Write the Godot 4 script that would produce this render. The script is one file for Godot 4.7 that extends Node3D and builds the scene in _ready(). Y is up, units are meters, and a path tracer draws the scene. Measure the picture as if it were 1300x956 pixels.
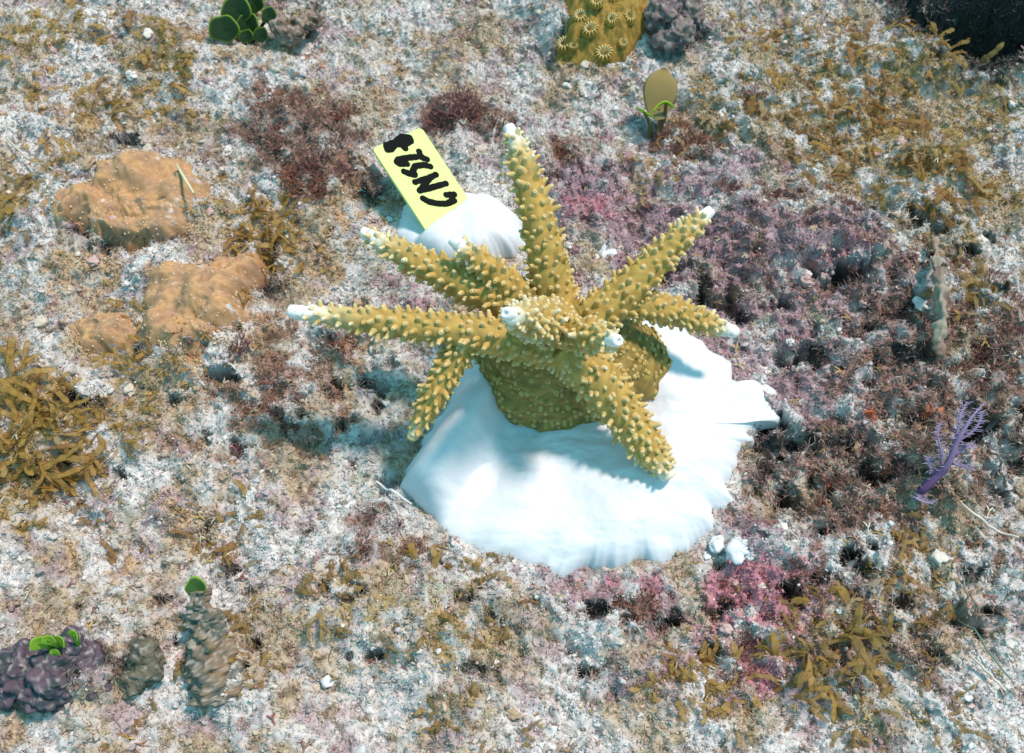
extends Node3D
# A staghorn coral fragment set in white putty on a shallow reef. Lengths in the tables are centimetres.
const CM := 0.01
const RELIEF = [[19.76, -16.54, 3.003, 1.86, -55], [18.33, -15.18, 1.398, 1.023, -30], [16.96, -17.47, 0.704, 0.527, -22], [11.07, -3.73, 0.582, 0.28, -13], [9.64, -0.64, 0.353, 0.327, -13], [6.36, -3.21, 0.289, 0.68, -12], [8.89, -2.9, 0.288, 0.246, -10], [12.56, -6.57, 0.552, 0.292, -9], [14.61, -6.22, 0.714, 0.291, -9], [10.58, 3.38, 0.378, 0.389, -13], [7.73, 2.41, 0.432, 1.13, -9], [8.66, 2.28, 0.529, 0.396, -8], [-8.91, 0.23, 0.373, 0.205, -12], [-9.75, -0.38, 0.302, 0.236, -7], [-13.49, 1.1, 0.393, 0.231, -12], [-14.47, -5.53, 0.245, 0.384, -10], [-12.89, -4.98, 1.025, 0.222, -9], [-4.04, -4.85, 0.296, 0.285, -9], [-4.92, -7.79, 0.309, 0.463, -7], [-3.64, 8.83, 0.3, 0.176, -5], [-1.02, 9.19, 0.255, 0.15, -4], [2.17, 9.11, 0.277, 0.15, -5], [4.59, 7.75, 0.262, 0.231, -8], [8.25, 4.35, 0.325, 0.273, -8], [-8.43, -4.42, 0.321, 0.818, -7], [-14.2, -9.97, 0.406, 0.682, -8], [-1.32, 7.3, 0.309, 0.233, -5], [-0.61, 7.75, 0.219, 0.18, -4], [5.71, 7.53, 0.241, 0.232, -8], [8.03, 7.42, 0.176, 0.259, -6], [1.54, -14.73, 0.68, 0.654, -7], [5.19, -4.09, 0.745, 0.376, -8], [6.15, -16.31, 0.63, 0.445, -8], [-4.93, -0.82, 0.86, 0.893, -5], [-6.02, 2.28, 0.722, 0.51, -5], [-3.53, 3.59, 0.377, 0.277, -5], [12.51, -2.02, 0.567, 0.364, -6], [8.84, -0.67, 0.454, 0.356, -6], [7.29, -2.65, 0.312, 0.429, -8], [11.07, 2.28, 0.481, 0.34, -6], [14.18, 3.84, 0.375, 0.331, -5], [7.15, 3.84, 0.375, 0.276, -6], [-13.34, -6.99, 3.334, 1.961, 9], [-10.62, -2.33, 2.332, 2.439, 9], [-13.6, -1.72, 1.54, 0.906, 2.75], [3.48, -16.54, 2.213, 1.86, 8], [6.3, -16.31, 1.576, 1.483, 2.75], [11.1, -5.25, 2.438, 0.956, 4.4], [12.53, -0.23, 2.758, 1.475, 7], [9.12, -4.58, 1.609, 0.946, 2.75], [12.74, -3.92, 1.593, 0.875, 3.3], [9.68, 1.19, 1.47, 0.865, 3.3], [9.73, 3.07, 1.425, 1.117, 3.3], [7.86, 6.27, 2.021, 1.057, 3.3], [7.05, 5.57, 1.137, 0.696, 2.2], [-7.87, -10.36, 2.622, 1.371, 2.75], [-1.77, -11.16, 1.767, 0.832, 3.3], [-7.09, -8.45, 1.702, 1.001, 2.2], [-1.96, 7.86, 1.746, 1.027, 2.2], [14.56, -14.95, 1.859, 1.312, 3.85], [16.23, -14.08, 1.225, 0.721, 3.85], [15.48, -9.2, 1.72, 0.742, 3.3], [-18.18, -15.85, 1.88, 1.106, 3.3], [-13.48, -14.08, 1.838, 1.441, 2.75], [-14.32, 1.74, 2.185, 1.714, 7], [-7.17, 0.63, 1.978, 1.163, 2.75], [13.71, 3.33, 1.655, 1.112, 2.2], [-12.09, 9.36, 2.122, 0.649, 5.5], [-7.88, 9.15, 0.767, 1.002, 3.3], [6.83, -8.64, 1.707, 1.004, 2.2], [2.53, -7.72, 1.684, 1.321, 2.2], [14.06, -2.65, 0.677, 1.838, 6], [-17.38, -11.16, 1.767, 0.693, 2.2], [16.09, -1.42, 1.277, 1.803, 6], [15.05, 1.74, 0.971, 1.142, 2.2], [14.7, 1.79, 0.193, 0.253, -6.429], [5.97, 6.26, 0.202, 0.129, -6.176], [14.23, 1.22, 0.263, 0.177, -7.937], [5.64, 8.54, 0.189, 0.219, -6.435], [10.04, 8.19, 0.153, 0.187, -5.991], [8.18, 1.61, 0.261, 0.252, -4.895], [8.27, 3.87, 0.305, 0.24, -5.071], [14.58, 1.46, 0.247, 0.212, -4.868], [10.31, 5.81, 0.152, 0.132, -5.447], [13.59, 7.4, 0.219, 0.153, -4.168], [14.19, 2.22, 0.221, 0.23, -5.504], [5.36, 8.58, 0.185, 0.156, -7.824], [14.58, -0.2, 0.245, 0.163, -4.43], [6.07, 7.3, 0.205, 0.223, -4.315], [12.07, 3.57, 0.172, 0.144, -4.286], [11.11, 2.04, 0.165, 0.214, -6.579], [8.98, 3.5, 0.109, 0.12, -4.288], [8.09, 1.61, 0.327, 0.2, -6.355], [11.67, -1.51, 0.281, 0.234, -5.519], [12.9, -4.2, 0.166, 0.17, -5.661], [13.09, 6.41, 0.283, 0.214, -4.033], [14.64, -0.76, 0.31, 0.201, -5.366], [11.59, 3.15, 0.244, 0.185, -5.939], [2.36, 7.58, 0.349, 0.228, -5.415], [9.52, 5.81, 0.171, 0.115, -4.34], [15.82, -3.05, 0.249, 0.272, -6.142], [11.56, 8.78, 0.291, 0.19, -5.567], [12.32, -0.39, 0.376, 0.256, -5.518], [14.11, -6.62, 0.389, 0.28, -5.309], [9.66, 6, 0.3, 0.19, -5.661], [10.91, 7.27, 0.275, 0.186, -7.88], [11.98, -6.23, 0.161, 0.23, -6.711], [15.6, 1.41, 0.174, 0.249, -7.861], [11.2, 5.45, 0.163, 0.124, -5.03], [15.64, -5.19, 0.351, 0.221, -6.154], [9.92, 6.38, 0.302, 0.199, -4.895], [14.25, 1.66, 0.342, 0.245, -6.936], [16.67, -5.78, 0.262, 0.268, -7.285], [13.05, -0.63, 0.3, 0.25, -7.773], [10.77, 8.86, 0.19, 0.191, -6.12], [13.16, 7.95, 0.127, 0.135, -5.011], [11.03, -3.97, 0.237, 0.235, -7.351], [4.09, 7.97, 0.104, 0.145, -4.647], [14.18, -4.45, 0.28, 0.165, -5.668], [10.23, 2.34, 0.286, 0.179, -4.146], [10.32, 5.19, 0.084, 0.108, -4.955], [10.57, 7.99, 0.17, 0.154, -4.566], [12.65, 7.6, 0.323, 0.226, -7.528], [8.46, 6.78, 0.214, 0.147, -7.035], [9.14, 6.78, 0.18, 0.193, -4.206], [14.06, 2.15, 0.352, 0.217, -7.163], [13.4, 2.6, 0.363, 0.219, -5.759], [9.96, 8.33, 0.1, 0.133, -5.923], [13.89, 1.97, 0.241, 0.143, -5.885], [8.34, -6.47, 0.335, 0.2, -5.735], [11.03, 8, 0.142, 0.103, -4.57], [7.65, 6.98, 0.214, 0.151, -5.144], [9.1, 5.25, 0.182, 0.18, -6.959], [12.45, 1.62, 0.175, 0.128, -7.661], [3.12, 7.87, 0.171, 0.103, -6.437], [7.49, 0.45, 0.23, 0.191, -4.347], [14.32, -4.85, 0.179, 0.232, -6.612], [12.55, -1.75, 0.364, 0.226, -6.946], [-8.12, 6.36, 0.122, 0.173, -5.983], [-9.2, 8.37, 0.076, 0.082, -4.673], [-8.08, 8.8, 0.095, 0.108, -4.903], [-12.32, 8.55, 0.068, 0.1, -4.88], [-11.65, 8.56, 0.096, 0.087, -4.801], [-10.43, -0.92, 0.12, 0.151, -3.132], [-5.23, 1.59, 0.065, 0.094, -5.593], [-5.3, 6.91, 0.148, 0.161, -4.749], [-7.24, 1.46, 0.231, 0.17, -4.565], [-8.7, -1.38, 0.129, 0.135, -4.078], [-4.42, 8.82, 0.096, 0.082, -3.594], [-7.18, 9.12, 0.09, 0.09, -4.025], [-6.78, 7.6, 0.07, 0.082, -4.116], [-4.18, 7.09, 0.215, 0.143, -4.187], [-6.47, 1.46, 0.169, 0.116, -5.456], [-8.7, 0.35, 0.182, 0.124, -4.365], [-15.39, 1.26, 0.218, 0.154, -4.367], [-11.69, 7.41, 0.1, 0.11, -4.734], [-8.74, 8.08, 0.151, 0.123, -4.373], [-7.03, 8.44, 0.124, 0.086, -5.707], [-12.22, -1.67, 0.183, 0.146, -3.6], [-13.41, 2.81, 0.22, 0.185, -5.095], [-8.27, 6.21, 0.139, 0.126, -3.321], [-4.26, 0.47, 0.223, 0.183, -5.255], [-9.1, 4.9, 0.088, 0.118, -4.887], [-8.52, 2.43, 0.277, 0.189, -4.1], [-10.51, 1.03, 0.144, 0.17, -3.952], [-4.74, 0.27, 0.222, 0.192, -3.595], [-5.97, 5.25, 0.164, 0.164, -3.936], [-14.93, -0.05, 0.152, 0.149, -3.176], [-13.03, 4.19, 0.06, 0.088, -4.995], [-14.32, 3.4, 0.142, 0.187, -4.177], [-12.23, 7.38, 0.099, 0.131, -5.276], [-4.57, 7.35, 0.153, 0.101, -5.03], [-11.81, -0.55, 0.113, 0.152, -3.391], [-7.47, 6.96, 0.152, 0.143, -5.511], [-6.07, -1.23, 0.244, 0.178, -4.817], [-9.81, 7.21, 0.117, 0.081, -4.61], [-8.31, 6.1, 0.12, 0.129, -3.744], [-14.6, -1.52, 0.291, 0.193, -5.067], [-11.92, 3.24, 0.189, 0.174, -4.175], [-6.7, 1.74, 0.1, 0.098, -5.649], [-4.22, 1.11, 0.136, 0.177, -4.979], [-14.52, 1.06, 0.137, 0.177, -4.549], [-10.33, 9.27, 0.14, 0.151, -5.948]]
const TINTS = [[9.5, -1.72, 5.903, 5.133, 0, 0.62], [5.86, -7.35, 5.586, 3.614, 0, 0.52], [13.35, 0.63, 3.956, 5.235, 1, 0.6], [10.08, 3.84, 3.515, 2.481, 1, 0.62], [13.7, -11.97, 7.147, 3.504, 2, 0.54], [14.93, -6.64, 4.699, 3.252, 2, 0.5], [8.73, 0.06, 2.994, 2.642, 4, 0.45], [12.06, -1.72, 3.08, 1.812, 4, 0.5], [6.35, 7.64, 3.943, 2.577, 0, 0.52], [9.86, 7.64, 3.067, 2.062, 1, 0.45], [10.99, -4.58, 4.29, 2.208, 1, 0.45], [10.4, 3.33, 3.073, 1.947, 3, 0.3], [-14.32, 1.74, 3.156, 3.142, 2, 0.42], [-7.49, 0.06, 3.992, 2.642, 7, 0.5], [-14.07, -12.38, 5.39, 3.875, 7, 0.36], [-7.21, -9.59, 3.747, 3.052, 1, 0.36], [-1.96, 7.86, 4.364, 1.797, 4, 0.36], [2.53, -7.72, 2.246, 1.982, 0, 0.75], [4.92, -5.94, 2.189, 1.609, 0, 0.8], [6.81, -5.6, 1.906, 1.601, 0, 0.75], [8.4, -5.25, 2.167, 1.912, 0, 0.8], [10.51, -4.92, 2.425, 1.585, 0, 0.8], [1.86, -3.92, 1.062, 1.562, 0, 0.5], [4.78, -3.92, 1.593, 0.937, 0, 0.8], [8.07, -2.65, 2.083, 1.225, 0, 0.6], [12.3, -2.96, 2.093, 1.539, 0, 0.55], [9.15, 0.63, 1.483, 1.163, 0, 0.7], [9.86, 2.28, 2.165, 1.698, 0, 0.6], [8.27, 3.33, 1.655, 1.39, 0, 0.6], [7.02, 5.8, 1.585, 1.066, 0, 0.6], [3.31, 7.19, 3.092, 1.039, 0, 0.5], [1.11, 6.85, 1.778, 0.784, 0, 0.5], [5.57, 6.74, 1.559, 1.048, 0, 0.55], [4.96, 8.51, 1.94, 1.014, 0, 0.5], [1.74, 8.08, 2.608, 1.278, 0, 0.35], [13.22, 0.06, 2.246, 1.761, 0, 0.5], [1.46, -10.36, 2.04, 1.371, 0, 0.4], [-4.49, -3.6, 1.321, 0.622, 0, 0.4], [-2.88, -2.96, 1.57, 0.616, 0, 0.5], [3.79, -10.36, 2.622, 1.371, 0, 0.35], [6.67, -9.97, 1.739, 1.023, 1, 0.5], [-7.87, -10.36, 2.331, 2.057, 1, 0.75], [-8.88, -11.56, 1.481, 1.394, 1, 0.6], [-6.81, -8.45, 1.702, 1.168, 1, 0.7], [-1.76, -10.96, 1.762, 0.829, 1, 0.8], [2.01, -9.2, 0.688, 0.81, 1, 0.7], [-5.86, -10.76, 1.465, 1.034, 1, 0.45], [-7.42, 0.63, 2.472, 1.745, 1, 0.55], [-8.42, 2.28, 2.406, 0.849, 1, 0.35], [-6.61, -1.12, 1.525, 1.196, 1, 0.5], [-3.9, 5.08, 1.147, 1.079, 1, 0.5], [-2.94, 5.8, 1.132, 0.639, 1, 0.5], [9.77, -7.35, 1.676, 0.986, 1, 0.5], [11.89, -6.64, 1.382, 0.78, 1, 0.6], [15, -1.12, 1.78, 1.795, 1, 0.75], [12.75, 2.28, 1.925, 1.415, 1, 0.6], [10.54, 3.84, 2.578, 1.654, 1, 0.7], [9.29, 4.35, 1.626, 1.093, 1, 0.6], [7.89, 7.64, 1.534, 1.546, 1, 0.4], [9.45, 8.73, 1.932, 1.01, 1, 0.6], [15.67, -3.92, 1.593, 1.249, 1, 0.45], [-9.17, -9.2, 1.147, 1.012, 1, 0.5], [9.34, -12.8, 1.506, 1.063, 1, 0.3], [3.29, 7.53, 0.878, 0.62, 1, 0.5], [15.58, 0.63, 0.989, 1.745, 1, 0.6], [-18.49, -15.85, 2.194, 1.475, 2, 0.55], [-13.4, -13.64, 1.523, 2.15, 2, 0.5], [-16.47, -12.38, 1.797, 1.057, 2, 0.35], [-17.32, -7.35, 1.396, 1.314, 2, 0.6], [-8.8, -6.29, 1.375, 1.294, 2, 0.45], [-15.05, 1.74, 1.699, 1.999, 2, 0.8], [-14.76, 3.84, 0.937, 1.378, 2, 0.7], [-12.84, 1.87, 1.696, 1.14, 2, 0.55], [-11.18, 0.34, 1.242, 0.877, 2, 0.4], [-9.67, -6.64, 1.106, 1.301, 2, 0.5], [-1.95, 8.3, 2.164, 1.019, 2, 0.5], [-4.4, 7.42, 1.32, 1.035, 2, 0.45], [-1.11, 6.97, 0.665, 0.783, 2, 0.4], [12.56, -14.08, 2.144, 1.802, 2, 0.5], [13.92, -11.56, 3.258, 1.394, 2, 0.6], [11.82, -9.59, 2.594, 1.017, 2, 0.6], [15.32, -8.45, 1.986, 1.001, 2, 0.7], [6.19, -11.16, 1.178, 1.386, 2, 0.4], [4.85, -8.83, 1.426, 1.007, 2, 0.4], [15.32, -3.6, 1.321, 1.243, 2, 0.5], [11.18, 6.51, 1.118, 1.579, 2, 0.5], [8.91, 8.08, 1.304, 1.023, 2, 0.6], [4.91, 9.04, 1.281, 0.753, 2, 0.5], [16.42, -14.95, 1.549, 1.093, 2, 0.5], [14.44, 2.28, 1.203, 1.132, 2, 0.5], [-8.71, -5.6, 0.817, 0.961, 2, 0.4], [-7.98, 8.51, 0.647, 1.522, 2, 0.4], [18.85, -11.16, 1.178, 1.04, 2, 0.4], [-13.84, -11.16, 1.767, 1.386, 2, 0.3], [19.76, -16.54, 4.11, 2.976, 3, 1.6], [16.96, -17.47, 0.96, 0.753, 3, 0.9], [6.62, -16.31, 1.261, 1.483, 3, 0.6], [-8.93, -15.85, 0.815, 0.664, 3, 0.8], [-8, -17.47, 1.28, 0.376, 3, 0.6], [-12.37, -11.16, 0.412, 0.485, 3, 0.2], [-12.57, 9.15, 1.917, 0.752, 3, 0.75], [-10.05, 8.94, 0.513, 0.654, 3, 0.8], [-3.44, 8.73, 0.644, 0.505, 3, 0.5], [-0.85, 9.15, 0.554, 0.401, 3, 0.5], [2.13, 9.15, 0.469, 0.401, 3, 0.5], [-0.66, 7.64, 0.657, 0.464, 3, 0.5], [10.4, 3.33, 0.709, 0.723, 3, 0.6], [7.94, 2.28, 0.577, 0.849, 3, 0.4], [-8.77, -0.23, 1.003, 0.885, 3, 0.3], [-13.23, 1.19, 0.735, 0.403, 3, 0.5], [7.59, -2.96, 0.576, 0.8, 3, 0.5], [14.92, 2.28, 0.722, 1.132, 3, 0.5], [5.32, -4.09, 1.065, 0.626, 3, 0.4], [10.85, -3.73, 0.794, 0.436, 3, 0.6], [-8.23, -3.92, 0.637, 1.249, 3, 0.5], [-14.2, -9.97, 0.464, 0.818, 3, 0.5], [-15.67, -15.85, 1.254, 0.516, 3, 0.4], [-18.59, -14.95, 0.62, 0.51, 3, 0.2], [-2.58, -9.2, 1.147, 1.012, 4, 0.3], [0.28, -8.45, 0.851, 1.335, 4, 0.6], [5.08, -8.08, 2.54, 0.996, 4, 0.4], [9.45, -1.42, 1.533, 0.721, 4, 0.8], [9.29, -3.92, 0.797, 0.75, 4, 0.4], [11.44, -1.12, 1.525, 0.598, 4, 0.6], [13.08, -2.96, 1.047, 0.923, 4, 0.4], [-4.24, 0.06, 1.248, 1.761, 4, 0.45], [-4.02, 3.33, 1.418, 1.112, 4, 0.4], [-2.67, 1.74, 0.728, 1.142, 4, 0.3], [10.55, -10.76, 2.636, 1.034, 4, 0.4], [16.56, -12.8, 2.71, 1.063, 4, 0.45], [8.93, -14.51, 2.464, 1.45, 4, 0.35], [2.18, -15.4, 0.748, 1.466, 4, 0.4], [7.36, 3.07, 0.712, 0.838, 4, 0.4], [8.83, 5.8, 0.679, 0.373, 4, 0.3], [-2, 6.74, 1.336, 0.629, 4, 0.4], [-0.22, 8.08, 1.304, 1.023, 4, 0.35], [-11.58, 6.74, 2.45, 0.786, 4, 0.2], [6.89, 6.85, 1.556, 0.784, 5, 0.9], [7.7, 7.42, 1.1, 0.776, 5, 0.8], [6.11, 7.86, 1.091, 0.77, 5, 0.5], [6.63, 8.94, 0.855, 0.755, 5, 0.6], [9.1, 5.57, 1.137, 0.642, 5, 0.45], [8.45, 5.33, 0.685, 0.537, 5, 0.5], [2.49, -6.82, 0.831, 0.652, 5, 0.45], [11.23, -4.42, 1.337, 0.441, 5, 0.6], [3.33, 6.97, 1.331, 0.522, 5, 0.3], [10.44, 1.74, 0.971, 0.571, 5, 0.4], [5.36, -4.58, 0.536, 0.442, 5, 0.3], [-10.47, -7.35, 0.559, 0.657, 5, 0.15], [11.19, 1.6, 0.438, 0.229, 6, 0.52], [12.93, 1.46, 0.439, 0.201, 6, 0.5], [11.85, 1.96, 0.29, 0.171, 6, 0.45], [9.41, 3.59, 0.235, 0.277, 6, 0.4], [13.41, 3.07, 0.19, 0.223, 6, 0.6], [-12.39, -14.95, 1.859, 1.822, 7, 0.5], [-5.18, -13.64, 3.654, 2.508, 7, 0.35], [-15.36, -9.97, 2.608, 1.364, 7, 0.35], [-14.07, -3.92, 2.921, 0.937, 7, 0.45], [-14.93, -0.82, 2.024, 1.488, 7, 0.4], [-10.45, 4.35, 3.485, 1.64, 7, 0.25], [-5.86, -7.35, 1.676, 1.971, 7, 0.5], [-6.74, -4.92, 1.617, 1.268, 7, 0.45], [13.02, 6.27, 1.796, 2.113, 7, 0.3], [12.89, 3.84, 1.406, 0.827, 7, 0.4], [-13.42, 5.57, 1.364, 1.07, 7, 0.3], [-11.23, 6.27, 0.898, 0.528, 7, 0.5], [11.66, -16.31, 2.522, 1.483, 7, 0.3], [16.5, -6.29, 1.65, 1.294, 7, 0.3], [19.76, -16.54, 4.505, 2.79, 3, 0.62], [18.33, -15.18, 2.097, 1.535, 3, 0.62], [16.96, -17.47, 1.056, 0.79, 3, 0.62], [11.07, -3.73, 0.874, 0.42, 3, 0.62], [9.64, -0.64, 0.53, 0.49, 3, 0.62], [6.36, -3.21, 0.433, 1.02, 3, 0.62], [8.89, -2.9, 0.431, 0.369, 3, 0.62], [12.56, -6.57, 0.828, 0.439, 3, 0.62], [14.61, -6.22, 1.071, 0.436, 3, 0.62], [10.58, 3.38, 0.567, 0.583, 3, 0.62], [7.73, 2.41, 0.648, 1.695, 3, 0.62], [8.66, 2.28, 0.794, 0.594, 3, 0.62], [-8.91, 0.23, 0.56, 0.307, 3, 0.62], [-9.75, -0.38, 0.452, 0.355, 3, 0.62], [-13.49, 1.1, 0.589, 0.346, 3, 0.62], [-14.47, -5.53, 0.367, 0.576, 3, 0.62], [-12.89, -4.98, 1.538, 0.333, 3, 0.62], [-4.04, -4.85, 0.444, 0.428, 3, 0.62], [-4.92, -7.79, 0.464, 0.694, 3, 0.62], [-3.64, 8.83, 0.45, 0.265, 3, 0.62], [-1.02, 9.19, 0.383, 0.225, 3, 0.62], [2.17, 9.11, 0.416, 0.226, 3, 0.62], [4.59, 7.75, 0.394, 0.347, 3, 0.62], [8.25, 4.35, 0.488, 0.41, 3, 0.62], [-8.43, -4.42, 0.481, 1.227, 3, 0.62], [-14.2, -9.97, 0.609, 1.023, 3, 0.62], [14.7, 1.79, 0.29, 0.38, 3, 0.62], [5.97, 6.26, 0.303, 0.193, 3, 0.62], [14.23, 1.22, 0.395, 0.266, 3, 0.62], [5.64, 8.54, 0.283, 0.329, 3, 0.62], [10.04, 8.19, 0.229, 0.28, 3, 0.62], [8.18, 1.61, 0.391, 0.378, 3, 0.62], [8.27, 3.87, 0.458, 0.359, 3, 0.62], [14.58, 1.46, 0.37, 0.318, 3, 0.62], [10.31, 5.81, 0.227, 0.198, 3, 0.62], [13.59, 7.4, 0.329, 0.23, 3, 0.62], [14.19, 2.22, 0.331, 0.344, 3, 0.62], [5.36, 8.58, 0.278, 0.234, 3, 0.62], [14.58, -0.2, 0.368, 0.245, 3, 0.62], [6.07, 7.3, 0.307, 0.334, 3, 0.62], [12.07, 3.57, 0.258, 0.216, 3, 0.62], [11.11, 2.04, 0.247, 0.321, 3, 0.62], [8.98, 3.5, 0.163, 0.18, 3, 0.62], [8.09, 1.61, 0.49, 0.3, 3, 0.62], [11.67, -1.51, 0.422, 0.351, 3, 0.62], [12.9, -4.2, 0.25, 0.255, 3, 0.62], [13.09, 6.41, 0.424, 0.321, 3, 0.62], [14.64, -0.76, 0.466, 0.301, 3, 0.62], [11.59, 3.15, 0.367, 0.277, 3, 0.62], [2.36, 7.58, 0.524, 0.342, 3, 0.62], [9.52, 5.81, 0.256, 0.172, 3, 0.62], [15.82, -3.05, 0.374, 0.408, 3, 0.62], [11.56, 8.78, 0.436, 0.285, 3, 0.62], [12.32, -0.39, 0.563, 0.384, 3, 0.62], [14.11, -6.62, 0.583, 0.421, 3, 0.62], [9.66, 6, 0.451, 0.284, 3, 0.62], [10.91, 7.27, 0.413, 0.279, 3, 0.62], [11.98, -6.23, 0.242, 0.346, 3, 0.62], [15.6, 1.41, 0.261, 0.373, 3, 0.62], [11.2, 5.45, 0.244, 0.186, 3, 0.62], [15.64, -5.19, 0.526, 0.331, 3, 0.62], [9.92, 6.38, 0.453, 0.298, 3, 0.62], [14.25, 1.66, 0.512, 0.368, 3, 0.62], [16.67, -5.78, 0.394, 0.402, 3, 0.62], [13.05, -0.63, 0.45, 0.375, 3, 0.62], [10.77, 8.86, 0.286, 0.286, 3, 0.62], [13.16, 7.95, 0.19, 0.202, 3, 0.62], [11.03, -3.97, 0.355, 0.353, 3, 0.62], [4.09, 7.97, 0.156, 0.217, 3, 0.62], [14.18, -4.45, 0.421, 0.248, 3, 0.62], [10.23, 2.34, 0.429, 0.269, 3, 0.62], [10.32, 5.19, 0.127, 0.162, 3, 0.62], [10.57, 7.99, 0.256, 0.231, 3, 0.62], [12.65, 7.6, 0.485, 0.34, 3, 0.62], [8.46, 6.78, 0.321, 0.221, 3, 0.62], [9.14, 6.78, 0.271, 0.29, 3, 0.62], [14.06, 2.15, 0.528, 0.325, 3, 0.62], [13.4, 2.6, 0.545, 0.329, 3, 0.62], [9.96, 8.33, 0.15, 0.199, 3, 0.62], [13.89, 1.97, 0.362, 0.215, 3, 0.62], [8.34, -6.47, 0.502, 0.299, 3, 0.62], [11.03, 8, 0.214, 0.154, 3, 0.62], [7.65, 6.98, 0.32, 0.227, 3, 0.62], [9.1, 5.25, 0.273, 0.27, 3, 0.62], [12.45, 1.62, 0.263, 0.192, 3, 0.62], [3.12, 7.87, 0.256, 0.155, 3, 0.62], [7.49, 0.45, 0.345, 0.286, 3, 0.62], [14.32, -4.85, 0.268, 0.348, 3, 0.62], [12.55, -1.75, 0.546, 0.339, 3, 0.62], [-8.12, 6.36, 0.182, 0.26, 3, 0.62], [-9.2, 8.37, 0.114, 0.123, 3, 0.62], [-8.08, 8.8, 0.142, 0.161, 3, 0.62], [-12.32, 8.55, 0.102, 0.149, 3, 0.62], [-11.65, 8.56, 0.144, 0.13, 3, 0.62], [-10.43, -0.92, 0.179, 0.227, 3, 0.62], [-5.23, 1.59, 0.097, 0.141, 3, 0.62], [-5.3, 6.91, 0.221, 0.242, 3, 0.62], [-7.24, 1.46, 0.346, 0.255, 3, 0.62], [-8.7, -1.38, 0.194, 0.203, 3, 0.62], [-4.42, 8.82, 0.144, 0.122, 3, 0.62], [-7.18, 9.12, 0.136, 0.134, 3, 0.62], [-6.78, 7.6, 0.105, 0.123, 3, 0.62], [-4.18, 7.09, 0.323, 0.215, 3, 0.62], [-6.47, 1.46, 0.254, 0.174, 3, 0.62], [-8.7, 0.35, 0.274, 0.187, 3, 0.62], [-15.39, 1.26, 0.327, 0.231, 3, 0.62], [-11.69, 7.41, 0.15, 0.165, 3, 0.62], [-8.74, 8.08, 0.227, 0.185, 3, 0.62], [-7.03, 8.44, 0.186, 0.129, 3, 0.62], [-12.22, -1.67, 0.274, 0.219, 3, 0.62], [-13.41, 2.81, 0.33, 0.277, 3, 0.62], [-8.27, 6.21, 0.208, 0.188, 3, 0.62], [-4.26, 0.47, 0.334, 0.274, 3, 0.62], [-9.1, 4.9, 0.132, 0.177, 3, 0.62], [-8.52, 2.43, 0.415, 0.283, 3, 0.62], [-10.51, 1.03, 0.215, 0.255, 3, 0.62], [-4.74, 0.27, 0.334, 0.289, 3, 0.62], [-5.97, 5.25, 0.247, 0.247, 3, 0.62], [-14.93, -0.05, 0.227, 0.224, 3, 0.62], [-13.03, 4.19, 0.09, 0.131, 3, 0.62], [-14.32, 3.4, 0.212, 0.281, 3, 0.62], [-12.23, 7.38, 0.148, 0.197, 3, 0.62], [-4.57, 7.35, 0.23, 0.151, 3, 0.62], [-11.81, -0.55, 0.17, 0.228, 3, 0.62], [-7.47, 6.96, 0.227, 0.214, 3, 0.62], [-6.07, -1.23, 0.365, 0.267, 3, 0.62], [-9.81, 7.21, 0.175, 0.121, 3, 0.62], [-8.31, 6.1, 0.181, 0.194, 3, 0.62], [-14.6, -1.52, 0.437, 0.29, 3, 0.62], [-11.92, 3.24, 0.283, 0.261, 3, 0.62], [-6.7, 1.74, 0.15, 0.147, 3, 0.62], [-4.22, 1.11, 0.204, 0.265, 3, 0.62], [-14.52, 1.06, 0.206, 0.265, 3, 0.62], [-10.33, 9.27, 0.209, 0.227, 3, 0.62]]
const PUTTY = [[-1.25, -0.61], [-1.91, 0.77], [-2.64, 2], [-3.12, 2.98], [-3.3, 3.55], [-3.11, 4], [-2.76, 4.45], [-2.37, 4.99], [-1.9, 5.52], [-1.34, 5.94], [-0.8, 6.18], [-0.11, 6.18], [0.4, 6.36], [0.89, 6.57], [1.6, 6.55], [2.22, 6.45], [2.89, 6.41], [3.52, 6.25], [4.19, 6.29], [4.7, 6.08], [5.27, 5.71], [5.74, 5.28], [6.13, 4.79], [6.61, 4.45], [6.43, 3.75], [6.82, 3.19], [7.08, 2.56], [7.35, 2.3], [7.32, 2], [7.77, 1.7], [8.21, 1.6], [8.45, 1.1], [8.33, 0.37], [7.77, 0.14], [7.26, 0.26], [7.02, -0.26], [6.6, -0.96], [5.85, -1.62], [4.92, -2.11], [3.87, -2.41], [2.85, -2.79], [1.82, -2.85], [0.51, -2.32], [-0.51, -1.41]]
const MOUND = [[-3.61, -7.32], [-3.99, -6.71], [-4.1, -5.88], [-3.82, -5.23], [-3.37, -4.79], [-2.79, -4.4], [-1.98, -4.13], [-1.06, -4.2], [-0.48, -4.59], [0.13, -4.79], [0.46, -5.4], [0.38, -6.22], [-0.14, -6.71], [-0.69, -7.14], [-1.39, -7.57], [-2.51, -7.64]]
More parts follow.
